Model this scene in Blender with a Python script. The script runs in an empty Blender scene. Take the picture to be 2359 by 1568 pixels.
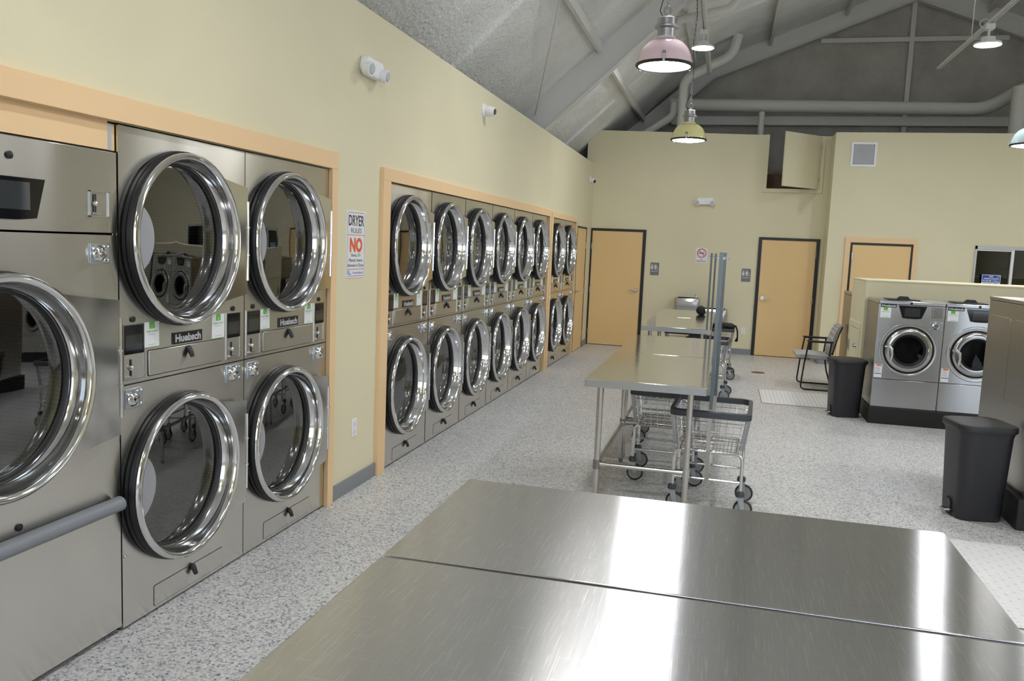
import bpy, math, random
from mathutils import Vector, Matrix
random.seed(7)
SC = bpy.context.scene
COL = SC.collection
PI = math.pi
R = math.radians

# ------------------------------------------------------------------ camera
F_PX, YAW, PITCH, ROLL = 1922.75, 0.2466, 0.1123, 0.0418
CAMLOC = Vector((2.425, 0.0, 1.7284))
d = Vector((-math.sin(YAW) * math.cos(PITCH), math.cos(YAW) * math.cos(PITCH), -math.sin(PITCH)))
r_ = Vector((math.cos(YAW), math.sin(YAW), 0))
u_ = r_.cross(d)
r2 = math.cos(ROLL) * r_ + math.sin(ROLL) * u_
u2 = -math.sin(ROLL) * r_ + math.cos(ROLL) * u_
cd = bpy.data.cameras.new('camera')
cd.sensor_fit = 'HORIZONTAL'
cd.sensor_width = 36.0
cd.lens = F_PX * 36.0 / 2359.0
cd.clip_start = 0.05
cam = bpy.data.objects.new('camera', cd)
M = Matrix((r2, u2, -d)).transposed().to_4x4()
M.translation = CAMLOC
cam.matrix_world = M
COL.objects.link(cam)
SC.camera = cam

# ------------------------------------------------------------------ materials
def _nt(name):
    m = bpy.data.materials.new(name)
    m.use_nodes = True
    nt = m.node_tree
    b = nt.nodes['Principled BSDF']
    return m, nt, b

def N(nt, t, **kw):
    n = nt.nodes.new(t)
    for k, v in kw.items():
        if k in n.inputs:
            n.inputs[k].default_value = v
        else:
            setattr(n, k, v)
    return n

def L(nt, a, b):
    nt.links.new(a, b)

def ramp(nt, stops):
    n = nt.nodes.new('ShaderNodeValToRGB')
    cr = n.color_ramp
    while len(cr.elements) < len(stops):
        cr.elements.new(0.5)
    for e, (p, c) in zip(cr.elements, stops):
        e.position = p
        e.color = (c[0], c[1], c[2], 1) if isinstance(c, (tuple, list)) else (c, c, c, 1)
    return n

def coords(nt, scale=(1, 1, 1), rot=(0, 0, 0), kind='Object'):
    tc = nt.nodes.new('ShaderNodeTexCoord')
    mp = nt.nodes.new('ShaderNodeMapping')
    mp.inputs['Scale'].default_value = scale
    mp.inputs['Rotation'].default_value = rot
    L(nt, tc.outputs[kind], mp.inputs['Vector'])
    return mp.outputs['Vector']

def plain(name, col, rough=0.5, metal=0.0, spec=0.5, bump=0.0, bscale=60.0, coat=0.0):
    m, nt, b = _nt(name)
    b.inputs['Base Color'].default_value = (*col, 1)
    b.inputs['Roughness'].default_value = rough
    b.inputs['Metallic'].default_value = metal
    b.inputs['Specular IOR Level'].default_value = spec
    b.inputs['Coat Weight'].default_value = coat
    if bump:
        v = coords(nt)
        nz = N(nt, 'ShaderNodeTexNoise', Scale=bscale, Detail=3.0)
        L(nt, v, nz.inputs['Vector'])
        bp = N(nt, 'ShaderNodeBump', Strength=bump, Distance=0.01)
        L(nt, nz.outputs['Fac'], bp.inputs['Height'])
        L(nt, bp.outputs['Normal'], b.inputs['Normal'])
    return m

def painted_wall(name, col, mott=0.03, rough=0.55):
    m, nt, b = _nt(name)
    v = coords(nt)
    nz = N(nt, 'ShaderNodeTexNoise', Scale=0.9, Detail=4.0)
    L(nt, v, nz.inputs['Vector'])
    rp = ramp(nt, [(0.3, tuple(c * (1 - mott) for c in col)), (0.7, tuple(min(1, c * (1 + mott)) for c in col))])
    L(nt, nz.outputs['Fac'], rp.inputs['Fac'])
    L(nt, rp.outputs['Color'], b.inputs['Base Color'])
    b.inputs['Roughness'].default_value = rough
    b.inputs['Specular IOR Level'].default_value = 0.3
    n2 = N(nt, 'ShaderNodeTexNoise', Scale=160.0, Detail=2.0)
    L(nt, v, n2.inputs['Vector'])
    bp = N(nt, 'ShaderNodeBump', Strength=0.05, Distance=0.004)
    L(nt, n2.outputs['Fac'], bp.inputs['Height'])
    L(nt, bp.outputs['Normal'], b.inputs['Normal'])
    return m

def steel(name, col=(0.62, 0.605, 0.58), rough=0.28, aniso=0.85, tangent=(0, 0, 1), wave=0.25, wscale=(1.6, 1.6, 0.5),
          brush=(300, 300, 6), scratch=0.0, distance=0.03):
    """brushed sheet steel: stretched highlights, fine brush lines, slow waviness of the sheet"""
    m, nt, b = _nt(name)
    b.inputs['Metallic'].default_value = 1.0
    b.inputs['Anisotropic'].default_value = aniso
    tv = N(nt, 'ShaderNodeCombineXYZ', X=tangent[0], Y=tangent[1], Z=tangent[2])
    L(nt, tv.outputs[0], b.inputs['Tangent'])
    bz = N(nt, 'ShaderNodeTexNoise', Scale=1.0, Detail=2.0)
    L(nt, coords(nt, brush), bz.inputs['Vector'])
    rc = ramp(nt, [(0.25, tuple(c * 0.985 for c in col)), (0.75, tuple(min(1, c * 1.01) for c in col))])
    L(nt, bz.outputs['Fac'], rc.inputs['Fac'])
    rr = ramp(nt, [(0.25, rough * 0.97), (0.75, rough * 1.03)])
    L(nt, bz.outputs['Fac'], rr.inputs['Fac'])
    col_out, rough_out = rc.outputs['Color'], rr.outputs['Color']
    if scratch:
        acc = None
        for k, (sc, rot) in enumerate([((5, 330, 1), 0.25), ((7, 420, 1), -0.35), ((380, 8, 1), 0.6), ((6, 360, 1), 0.85), ((9, 300, 1), -0.9)]):
            sz = N(nt, 'ShaderNodeTexNoise', Scale=1.0, Detail=1.0)
            L(nt, coords(nt, sc, (0, 0, rot)), sz.inputs['Vector'])
            sr = ramp(nt, [(0.655, 0.0), (0.76, 1.0)])
            L(nt, sz.outputs['Fac'], sr.inputs['Fac'])
            if acc is None:
                acc = sr.outputs['Color']
            else:
                mx = N(nt, 'ShaderNodeMath', operation='MAXIMUM')
                L(nt, acc, mx.inputs[0]); L(nt, sr.outputs['Color'], mx.inputs[1])
                acc = mx.outputs[0]
        am = N(nt, 'ShaderNodeMath', operation='MULTIPLY')
        am.inputs[1].default_value = scratch
        L(nt, acc, am.inputs[0])
        ra = N(nt, 'ShaderNodeMath', operation='ADD')
        L(nt, rough_out, ra.inputs[0]); L(nt, am.outputs[0], ra.inputs[1])
        rough_out = ra.outputs[0]
        mc = N(nt, 'ShaderNodeMix', data_type='RGBA')
        cm = N(nt, 'ShaderNodeMath', operation='MULTIPLY')
        cm.inputs[1].default_value = 0.75
        L(nt, acc, cm.inputs[0])
        L(nt, cm.outputs[0], mc.inputs['Factor'])
        L(nt, col_out, mc.inputs[6])
        mc.inputs[7].default_value = (0.95, 0.94, 0.92, 1)
        col_out = mc.outputs[2]
    L(nt, col_out, b.inputs['Base Color'])
    L(nt, rough_out, b.inputs['Roughness'])
    if wave:
        wz = N(nt, 'ShaderNodeTexNoise', Scale=1.0, Detail=1.0)
        L(nt, coords(nt, wscale), wz.inputs['Vector'])
        bp = N(nt, 'ShaderNodeBump', Strength=wave, Distance=distance)
        L(nt, wz.outputs['Fac'], bp.inputs['Height'])
        L(nt, bp.outputs['Normal'], b.inputs['Normal'])
    return m

def emit(name, col, s):
    m = bpy.data.materials.new(name)
    m.use_nodes = True
    nt = m.node_tree
    nt.nodes.clear()
    e = N(nt, 'ShaderNodeEmission', Strength=s)
    e.inputs['Color'].default_value = (*col, 1)
    o = N(nt, 'ShaderNodeOutputMaterial')
    L(nt, e.outputs[0], o.inputs['Surface'])
    return m

def glass(name, tint, base=0.10, ior=1.55, rough=0.02, gcol=(0.95, 0.95, 0.95)):
    m = bpy.data.materials.new(name)
    m.use_nodes = True
    nt = m.node_tree
    nt.nodes.clear()
    t = N(nt, 'ShaderNodeBsdfTransparent')
    t.inputs['Color'].default_value = (*tint, 1)
    g = N(nt, 'ShaderNodeBsdfGlossy', Roughness=rough)
    g.inputs['Color'].default_value = (*gcol, 1)
    fr = N(nt, 'ShaderNodeFresnel', IOR=ior)
    ad = N(nt, 'ShaderNodeMath', operation='ADD', use_clamp=True)
    ad.inputs[1].default_value = base
    L(nt, fr.outputs[0], ad.inputs[0])
    mx = N(nt, 'ShaderNodeMixShader')
    L(nt, ad.outputs[0], mx.inputs[0])
    L(nt, t.outputs[0], mx.inputs[1])
    L(nt, g.outputs[0], mx.inputs[2])
    o = N(nt, 'ShaderNodeOutputMaterial')
    L(nt, mx.outputs[0], o.inputs['Surface'])
    return m

MT = {}
YELLOW = (0.765, 0.71, 0.50)
MT['yellow'] = painted_wall('yellow wall paint', YELLOW)
MT['orange'] = painted_wall('orange trim paint', (0.86, 0.61, 0.35), 0.015)
MT['doorpaint'] = painted_wall('orange door paint', (0.84, 0.59, 0.29), 0.02, 0.45)
MT['dark'] = plain('dark brown frame paint', (0.012, 0.010, 0.009), 0.4)
MT['black'] = plain('black plastic', (0.014, 0.014, 0.016), 0.35)
MT['rubber'] = plain('black rubber', (0.012, 0.012, 0.014), 0.45)
MT['bin'] = plain('charcoal bin plastic', (0.022, 0.022, 0.026), 0.42, bump=0.15, bscale=500)
MT['plinth'] = plain('black painted concrete', (0.010, 0.010, 0.011), 0.6, bump=0.2, bscale=40)
MT['white'] = plain('white plastic', (0.88, 0.88, 0.91), 0.4)
MT['paper'] = plain('white card', (0.82, 0.83, 0.86), 0.45)
MT['green'] = plain('green print', (0.16, 0.50, 0.08), 0.5)
MT['ink'] = plain('dark print', (0.03, 0.03, 0.035), 0.5)
MT['greyink'] = plain('grey print', (0.30, 0.31, 0.33), 0.5)
MT['redink'] = plain('red print', (0.62, 0.06, 0.07), 0.5)
MT['pinkline'] = plain('pale red print', (0.62, 0.17, 0.18), 0.5)
MT['orangeink'] = plain('orange red print', (0.80, 0.13, 0.03), 0.5)
MT['blueink'] = plain('blue print', (0.03, 0.08, 0.42), 0.5)
MT['skyink'] = plain('pale blue print', (0.28, 0.50, 0.68), 0.5)
MT['badgegrey'] = plain('silver lettering', (0.55, 0.56, 0.58), 0.4)
MT['signgrey'] = plain('grey sign plastic', (0.20, 0.20, 0.215), 0.5)
MT['signwhite'] = plain('white sign relief', (0.75, 0.75, 0.76), 0.5)
MT['base'] = plain('grey vinyl base', (0.25, 0.265, 0.28), 0.5)
MT['bumper'] = plain('grey bumper rubber', (0.22, 0.235, 0.26), 0.45)
MT['rim'] = plain('dark grey bumper plastic', (0.055, 0.06, 0.07), 0.4)
MT['caster'] = plain('pale grey wheel', (0.33, 0.32, 0.30), 0.5)
MT['fork'] = plain('zinc caster fork', (0.42, 0.47, 0.50), 0.35, metal=0.7)
MT['disc'] = plain('pale grey reflection', (0.36, 0.37, 0.40), 0.5)
MT['chrome'] = plain('polished chrome', (0.74, 0.74, 0.745), 0.10, metal=1.0)
MT['chromed'] = plain('bright steel tube', (0.70, 0.70, 0.70), 0.16, metal=1.0)
MT['mirror'] = steel('polished hinge plate', (0.66, 0.65, 0.63), 0.10, 0.3, wave=0.1)
MT['zinc'] = steel('galvanised strut', (0.15, 0.17, 0.185), 0.32, 0.5, wave=0)
MT['lockplate'] = plain('zinc lock plate', (0.60, 0.66, 0.74), 0.25, metal=1.0)
MT['panel'] = steel('brushed dryer panel', (0.72, 0.70, 0.655), 0.24, 0.95, wave=0.5, wscale=(1.8, 1.8, 0.7), brush=(120, 120, 3))
MT['panel2'] = steel('brushed washer panel', (0.56, 0.56, 0.565), 0.24, 0.8, wave=0.35, brush=(30, 30, 1.5))
MT['sidepanel'] = steel('washer side panel', (0.50, 0.48, 0.44), 0.30, 0.7, tangent=(0, 1, 0), brush=(5, 5, 60), wave=0.3, wscale=(0.6, 0.6, 3))
MT['scratched'] = steel('scratched table steel', (0.68, 0.68, 0.69), 0.20, 1.0, tangent=(0, 1, 0), brush=(4, 260, 4),
                        wave=0.08, wscale=(1.6, 0.7, 1), scratch=0.012)
MT['tabletop'] = steel('polished table steel', (0.70, 0.70, 0.69), 0.105, 0.6, tangent=(0, 1, 0), brush=(4, 260, 4),
                       wave=0.06, wscale=(1.5, 2.5, 1))
MT['doorsteel'] = plain('polished door steel', (0.46, 0.46, 0.46), 0.16, metal=1.0)
MT['apron'] = plain('table apron steel', (0.42, 0.42, 0.41), 0.38, metal=1.0)
MT['tube'] = plain('stainless leg tube', (0.55, 0.53, 0.50), 0.24, metal=1.0)
MT['castalu'] = plain('cast aluminium', (0.42, 0.42, 0.43), 0.35, metal=1.0, bump=0.15, bscale=80)
MT['drum'] = None
MT['screen'] = plain('black display glass', (0.008, 0.008, 0.010), 0.06, spec=0.6)
MT['bigscreen'] = plain('reflective display glass', (0.05, 0.055, 0.06), 0.04)
MT['bigscreen'].node_tree.nodes['Principled BSDF'].inputs['IOR'].default_value = 2.7
MT['screenlit'] = plain('grey display glass', (0.03, 0.033, 0.036), 0.05, spec=0.9)
MT['glass'] = glass('tinted dryer glass', (0.42, 0.43, 0.44), base=0.12)
MT['washglass'] = glass('washer glass', (0.45, 0.45, 0.45), base=0.0, gcol=(0.22, 0.22, 0.22))
MT['winglass'] = glass('window glass', (0.6, 0.62, 0.6), base=0.02)
MT['pane'] = glass('clear pane', (0.92, 0.94, 0.95), base=0.0)
MT['beam'] = painted_wall('grey beam paint', (0.76, 0.755, 0.735), 0.04)
MT['duct'] = painted_wall('grey duct paint', (0.74, 0.73, 0.70), 0.04)
MT['fixture'] = plain('white fixture paint', (0.86, 0.86, 0.85), 0.4)
MT['pink'] = plain('pink enamel', (0.93, 0.70, 0.76), 0.10, coat=0.6)
MT['lemon'] = plain('yellow enamel', (0.90, 0.84, 0.40), 0.10, coat=0.6)
MT['teal'] = plain('pale teal enamel', (0.60, 0.76, 0.76), 0.10, coat=0.6)
MT['alu'] = plain('window aluminium', (0.55, 0.56, 0.58), 0.35, metal=0.6)
MT['plate'] = plain('white checker plate', (0.82, 0.82, 0.81), 0.5)
MT['rust'] = plain('rust', (0.25, 0.10, 0.04), 0.8)
MT['carton'] = plain('brown carton', (0.12, 0.06, 0.028), 0.7)
MT['cloth'] = plain('white towel cloth', (0.75, 0.76, 0.76), 0.9, bump=0.4, bscale=120)
MT['tealcloth'] = plain('teal cloth', (0.10, 0.42, 0.45), 0.9, bump=0.4, bscale=120)
MT['blackcloth'] = plain('black cloth', (0.010, 0.010, 0.012), 0.8, bump=0.4, bscale=120)
MT['chairblack'] = plain('black tube paint', (0.010, 0.010, 0.011), 0.35)
MT['darkroom'] = plain('dark room wall', (0.05, 0.048, 0.042), 0.8)
MT['emitbay'] = emit('led high bay lens', (0.95, 0.97, 1.0), 140)
MT['emitpend'] = emit('pendant diffuser', (1.0, 0.985, 0.96), 36)

def make_drum():
    m, nt, b = _nt('perforated drum')
    b.inputs['Metallic'].default_value = 1.0
    b.inputs['Roughness'].default_value = 0.35
    tc = nt.nodes.new('ShaderNodeTexCoord')
    sx = nt.nodes.new('ShaderNodeSeparateXYZ')
    L(nt, tc.outputs['Generated'], sx.inputs[0])
    def mth(op, a, b_):
        n = N(nt, 'ShaderNodeMath', operation=op)
        for k, q in enumerate((a, b_)):
            if isinstance(q, (int, float)):
                n.inputs[k].default_value = q
            else:
                L(nt, q, n.inputs[k])
        return n.outputs[0]
    ang = mth('ARCTAN2', mth('SUBTRACT', sx.outputs[2], 0.5), mth('SUBTRACT', sx.outputs[1], 0.5))
    cv_ = nt.nodes.new('ShaderNodeCombineXYZ')
    L(nt, mth('MULTIPLY', ang, 24.0), cv_.inputs[0])
    L(nt, mth('MULTIPLY', sx.outputs[0], 42.0), cv_.inputs[1])
    v = N(nt, 'ShaderNodeTexVoronoi', Scale=1.0, Randomness=0.0, voronoi_dimensions='2D')
    L(nt, cv_.outputs[0], v.inputs['Vector'])
    rp = ramp(nt, [(0.28, (0.05, 0.05, 0.05)), (0.38, (0.19, 0.19, 0.185))])
    L(nt, v.outputs['Distance'], rp.inputs['Fac'])
    L(nt, rp.outputs['Color'], b.inputs['Base Color'])
    return m
MT['drum'] = make_drum()

def make_floor():
    m, nt, b = _nt('grey flake epoxy floor')
    v = N(nt, 'ShaderNodeTexVoronoi', Scale=105.0)
    vec = coords(nt)
    L(nt, vec, v.inputs['Vector'])
    sp = N(nt, 'ShaderNodeSeparateColor')
    L(nt, v.outputs['Color'], sp.inputs[0])
    rp = ramp(nt, [(0.0, (0.15, 0.17, 0.22)), (0.07, (0.31, 0.33, 0.37)), (0.20, (0.48, 0.49, 0.51)),
                   (0.45, (0.63, 0.63, 0.63)), (0.75, (0.73, 0.725, 0.715)), (1.0, (0.80, 0.79, 0.775))])
    L(nt, sp.outputs[0], rp.inputs['Fac'])
    nz = N(nt, 'ShaderNodeTexNoise', Scale=0.8, Detail=4.0)
    L(nt, vec, nz.inputs['Vector'])
    r2_ = ramp(nt, [(0.35, (0.93, 0.93, 0.93)), (0.65, (1.0, 0.99, 0.97))])
    L(nt, nz.outputs['Fac'], r2_.inputs['Fac'])
    mx = N(nt, 'ShaderNodeMix', data_type='RGBA', blend_type='MULTIPLY')
    mx.inputs['Factor'].default_value = 1.0
    L(nt, rp.outputs['Color'], mx.inputs[6])
    L(nt, r2_.outputs['Color'], mx.inputs[7])
    L(nt, mx.outputs[2], b.inputs['Base Color'])
    b.inputs['Roughness'].default_value = 0.38
    b.inputs['Specular IOR Level'].default_value = 0.35
    n2 = N(nt, 'ShaderNodeTexNoise', Scale=90.0, Detail=2.0)
    L(nt, vec, n2.inputs['Vector'])
    bp = N(nt, 'ShaderNodeBump', Strength=0.25, Distance=0.004)
    L(nt, n2.outputs['Fac'], bp.inputs['Height'])
    L(nt, bp.outputs['Normal'], b.inputs['Normal'])
    return m
MT['floor'] = make_floor()

def make_foam(name='sprayed foam', a=(0.80, 0.80, 0.79), c=(0.94, 0.94, 0.925)):
    m, nt, b = _nt(name)
    vec = coords(nt)
    n1 = N(nt, 'ShaderNodeTexNoise', Scale=1.3, Detail=6.0, Roughness=0.6)
    L(nt, vec, n1.inputs['Vector'])
    rp = ramp(nt, [(0.32, a), (0.62, c)])
    L(nt, n1.outputs['Fac'], rp.inputs['Fac'])
    L(nt, rp.outputs['Color'], b.inputs['Base Color'])
    b.inputs['Roughness'].default_value = 0.9
    b.inputs['Specular IOR Level'].default_value = 0.15
    n2 = N(nt, 'ShaderNodeTexNoise', Scale=22.0, Detail=4.0, Roughness=0.6)
    L(nt, vec, n2.inputs['Vector'])
    bp = N(nt, 'ShaderNodeBump', Strength=0.8, Distance=0.03)
    L(nt, n2.outputs['Fac'], bp.inputs['Height'])
    L(nt, bp.outputs['Normal'], b.inputs['Normal'])
    return m
MT['foam'] = make_foam()
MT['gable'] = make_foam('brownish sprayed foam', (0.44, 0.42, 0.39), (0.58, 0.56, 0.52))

def make_fabric():
    m, nt, b = _nt('grey patterned upholstery')
    w = N(nt, 'ShaderNodeTexWave', wave_type='BANDS', Scale=14.0, Distortion=3.0, Detail=1.0)
    w.inputs['Detail Scale'].default_value = 6.0
    L(nt, coords(nt), w.inputs['Vector'])
    rp = ramp(nt, [(0.35, (0.33, 0.32, 0.32)), (0.6, (0.52, 0.50, 0.47))])
    L(nt, w.outputs['Fac'], rp.inputs['Fac'])
    L(nt, rp.outputs['Color'], b.inputs['Base Color'])
    b.inputs['Roughness'].default_value = 0.95
    return m
MT['fabric'] = make_fabric()

# ------------------------------------------------------------------ mesh builder
_TXT = {}
def text_geo(s, bold):
    key = (s, bold)
    if key not in _TXT:
        cu = bpy.data.curves.new('t', 'FONT')
        cu.body = s
        cu.size = 1.0
        cu.fill_mode = 'FRONT'
        cu.resolution_u = 3
        cu.offset = bold
        o = bpy.data.objects.new('t', cu)
        COL.objects.link(o)
        dg = bpy.context.evaluated_depsgraph_get()
        me = bpy.data.meshes.new_from_object(o.evaluated_get(dg))
        vs = [(v.co.x, v.co.y) for v in me.vertices]
        fs = [tuple(p.vertices) for p in me.polygons]
        bpy.data.objects.remove(o)
        bpy.data.curves.remove(cu)
        bpy.data.meshes.remove(me)
        _TXT[key] = (vs, fs)
    return _TXT[key]

class MB:
    def __init__(self):
        self.v, self.f, self.m = [], [], []

    def add(self, vs, fs, m=0):
        o = len(self.v)
        self.v += [tuple(p) for p in vs]
        self.f += [tuple(i + o for i in f) for f in fs]
        self.m += [m] * len(fs)
        return self

    def box(self, x0, x1, y0, y1, z0, z1, m=0):
        vs = [(x0, y0, z0), (x1, y0, z0), (x1, y1, z0), (x0, y1, z0), (x0, y0, z1), (x1, y0, z1), (x1, y1, z1), (x0, y1, z1)]
        fs = [(0, 3, 2, 1), (4, 5, 6, 7), (0, 1, 5, 4), (1, 2, 6, 5), (2, 3, 7, 6), (3, 0, 4, 7)]
        return self.add(vs, fs, m)

    def beam(self, p, q, w, h, m=0, up=(0, 0, 1)):
        p, q = Vector(p), Vector(q)
        t = (q - p).normalized()
        s = t.cross(Vector(up))
        if s.length < 1e-4:
            s = t.cross(Vector((1, 0, 0)))
        s.normalize()
        n = s.cross(t)
        vs = []
        for c in (p, q):
            for a, b in ((-1, -1), (1, -1), (1, 1), (-1, 1)):
                vs.append(c + s * (a * w / 2) + n * (b * h / 2))
        return self.add(vs, [(0, 1, 2, 3), (7, 6, 5, 4), (0, 4, 5, 1), (1, 5, 6, 2), (2, 6, 7, 3), (3, 7, 4, 0)], m)

    def tube(self, pts, r, seg=10, m=0, closed=False, cap=True):
        pts = [Vector(p) for p in pts]
        n = len(pts)
        rs = r if isinstance(r, (list, tuple)) else [r] * n
        tang = []
        for i in range(n):
            a = pts[i - 1] if (i > 0 or closed) else pts[i]
            b = pts[(i + 1) % n] if (i < n - 1 or closed) else pts[i]
            tang.append((b - a).normalized())
        t = tang[0]
        s = t.cross(Vector((0, 0, 1)))
        if s.length < 1e-3:
            s = t.cross(Vector((1, 0, 0)))
        s.normalize()
        vs, fs = [], []
        for i in range(n):
            t = tang[i]
            s = (s - t * s.dot(t)).normalized()
            k = t.cross(s)
            for j in range(seg):
                a = 2 * PI * j / seg
                vs.append(pts[i] + (s * math.cos(a) + k * math.sin(a)) * rs[i])
        for i in range(n if closed else n - 1):
            i2 = (i + 1) % n
            for j in range(seg):
                j2 = (j + 1) % seg
                fs.append((i * seg + j, i * seg + j2, i2 * seg + j2, i2 * seg + j))
        if cap and not closed:
            fs.append(tuple(range(seg - 1, -1, -1)))
            fs.append(tuple((n - 1) * seg + j for j in range(seg)))
        return self.add(vs, fs, m)

    def cyl(self, p, q, r, seg=16, m=0):
        return self.tube([p, q], r, seg, m)

    def lathe(self, prof, c, axis='z', seg=40, m=0, close_start=False, close_end=False):
        """prof: list of (radius, height along axis)"""
        c = Vector(c)
        ax = {'x': (Vector((0, 1, 0)), Vector((0, 0, 1)), Vector((1, 0, 0))),
              'y': (Vector((0, 0, 1)), Vector((1, 0, 0)), Vector((0, 1, 0))),
              'z': (Vector((1, 0, 0)), Vector((0, 1, 0)), Vector((0, 0, 1)))}[axis]
        vs, fs = [], []
        for (r, h) in prof:
            for j in range(seg):
                a = 2 * PI * j / seg
                vs.append(c + ax[0] * (r * math.cos(a)) + ax[1] * (r * math.sin(a)) + ax[2] * h)
        for i in range(len(prof) - 1):
            for j in range(seg):
                j2 = (j + 1) % seg
                fs.append((i * seg + j, i * seg + j2, (i + 1) * seg + j2, (i + 1) * seg + j))
        if close_start:
            fs.append(tuple(range(seg - 1, -1, -1)))
        if close_end:
            k = (len(prof) - 1) * seg
            fs.append(tuple(k + j for j in range(seg)))
        return self.add(vs, fs, m)

    def prism(self, poly, axis, a, b, m=0):
        """poly: 2D points in the plane across axis ('x': (y,z), 'y': (x,z), 'z': (x,y))"""
        def P(p, h):
            return {'x': (h, p[0], p[1]), 'y': (p[0], h, p[1]), 'z': (p[0], p[1], h)}[axis]
        n = len(poly)
        vs = [P(p, a) for p in poly] + [P(p, b) for p in poly]
        fs = [tuple(range(n - 1, -1, -1)), tuple(range(n, 2 * n))]
        for i in range(n):
            j = (i + 1) % n
            fs.append((i, j, n + j, n + i))
        return self.add(vs, fs, m)

    def loft(self, rings, m=0, cap=True):
        n = len(rings[0])
        vs = [p for rg in rings for p in rg]
        fs = []
        for i in range(len(rings) - 1):
            for j in range(n):
                j2 = (j + 1) % n
                fs.append((i * n + j, i * n + j2, (i + 1) * n + j2, (i + 1) * n + j))
        if cap:
            fs.append(tuple(range(n - 1, -1, -1)))
            fs.append(tuple((len(rings) - 1) * n + j for j in range(n)))
        return self.add(vs, fs, m)

    def ellipsoid(self, c, rx, ry, rz, m=0, nu=16, nv=10, lump=0.0, seed=1):
        rnd = random.Random(seed)
        ph = [(rnd.uniform(1, 4), rnd.uniform(1, 4), rnd.uniform(0, 6)) for _ in range(5)]
        vs, fs = [], []
        for i in range(nv + 1):
            th = PI * i / nv
            for j in range(nu):
                a = 2 * PI * j / nu
                x, y, z = math.sin(th) * math.cos(a), math.sin(th) * math.sin(a), math.cos(th)
                k = 1 + lump * sum(math.sin(p * x * 3 + q * y * 3 + r + p * z * 2) for p, q, r in ph) / 3
                vs.append((c[0] + rx * x * k, c[1] + ry * y * k, c[2] + rz * z * k))
        for i in range(nv):
            for j in range(nu):
                j2 = (j + 1) % nu
                fs.append((i * nu + j, (i + 1) * nu + j, (i + 1) * nu + j2, i * nu + j2))
        return self.add(vs, fs, m)

    def text(self, s, h, o, ux, uz, m=0, bold=0.0, align='C', w=None):
        """flat lettering: h = capital height, o = baseline point, ux/uz = reading and up directions; w forces the width"""
        vs, fs = text_geo(s, bold)
        if not vs:
            return self
        x0, x1 = min(p[0] for p in vs), max(p[0] for p in vs)
        k = h / 0.72
        kx = w / (x1 - x0) if w else k
        off = {'C': -(x0 + x1) / 2, 'L': -x0, 'R': -x1}[align]
        o, ux, uz = Vector(o), Vector(ux), Vector(uz)
        return self.add([o + ux * ((p[0] + off) * kx) + uz * (p[1] * k) for p in vs], fs, m)

    def holed(self, y0, y1, z0, z1, cy, cz, r, x, depth=0.02, seg=48, m=0):
        """sheet in the yz plane with a round hole and a folded edge"""
        angs = [2 * PI * i / seg for i in range(seg)]
        for yy, zz in ((y0, z0), (y1, z0), (y1, z1), (y0, z1)):
            angs.append(math.atan2(zz - cz, yy - cy) % (2 * PI))
        angs = sorted(set(round(a, 6) for a in angs))
        inn, out = [], []
        for a in angs:
            c, s = math.cos(a), math.sin(a)
            t = min(((y1 - cy) / c) if c > 1e-9 else 1e9, ((y0 - cy) / c) if c < -1e-9 else 1e9,
                    ((z1 - cz) / s) if s > 1e-9 else 1e9, ((z0 - cz) / s) if s < -1e-9 else 1e9)
            inn.append((cy + r * c, cz + r * s))
            out.append((cy + t * c, cz + t * s))
        n = len(angs)
        vs = [(x, *p) for p in inn] + [(x, *p) for p in out] + [(x - depth, *p) for p in out] + [(x - depth, *p) for p in inn]
        fs = []
        for i in range(n):
            j = (i + 1) % n
            fs.append((i, n + i, n + j, j))
            fs.append((n + i, 2 * n + i, 2 * n + j, n + j))
            fs.append((3 * n + i, i, j, 3 * n + j))
        return self.add(vs, fs, m)

    def mesh(self, name, mats):
        me = bpy.data.meshes.new(name)
        me.from_pydata(self.v, [], self.f)
        for m in mats:
            me.materials.append(MT[m])
        if len(mats) > 1:
            me.polygons.foreach_set('material_index', self.m)
        me.polygons.foreach_set('use_smooth', [True] * len(me.polygons))
        me.set_sharp_from_angle(angle=R(38))
        me.update()
        return me

    def build(self, name, mats, parent=None, label=None, bevel=0.0, seg=2):
        if isinstance(mats, str):
            mats = [mats]
        o = bpy.data.objects.new(name, self.mesh(name, mats))
        COL.objects.link(o)
        if parent:
            o.parent = parent
        if label:
            o['label'] = label
        if bevel:
            b = o.modifiers.new('Bevel', 'BEVEL')
            b.width = bevel
            b.segments = seg
            b.limit_method = 'ANGLE'
            b.angle_limit = R(40)
        return o

def tag(o, label, cat, group=None):
    o['label'] = label
    o['category'] = cat
    if group:
        o['group'] = group
    return o

def thing(name, label, cat, loc=(0, 0, 0), rz=0, group=None):
    o = bpy.data.objects.new(name, None)
    o.empty_display_size = 0.1
    COL.objects.link(o)
    o.location = loc
    o.rotation_euler = (0, 0, rz)
    return tag(o, label, cat, group)

def struct(o):
    o['kind'] = 'structure'
    return o

def dup(root, loc, rz, label, group=None):
    r = root.copy()
    COL.objects.link(r)
    r.location = loc
    r.rotation_euler = (0, 0, rz)
    r['label'] = label
    if group:
        r['group'] = group
    for ch in list(root.children):
        c = ch.copy()
        COL.objects.link(c)
        c.parent = r
        for g in list(ch.children):
            e = g.copy()
            COL.objects.link(e)
            e.parent = c
    return r

def rrect(hx, hy, r, n=5, cx=0, cy=0):
    pts = []
    for (sx, sy, a0) in ((1, 1, 0), (-1, 1, 90), (-1, -1, 180), (1, -1, 270)):
        for i in range(n + 1):
            a = R(a0 + 90 * i / n)
            pts.append((cx + sx * (hx - r) + r * math.cos(a), cy + sy * (hy - r) + r * math.sin(a)))
    return pts

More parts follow.
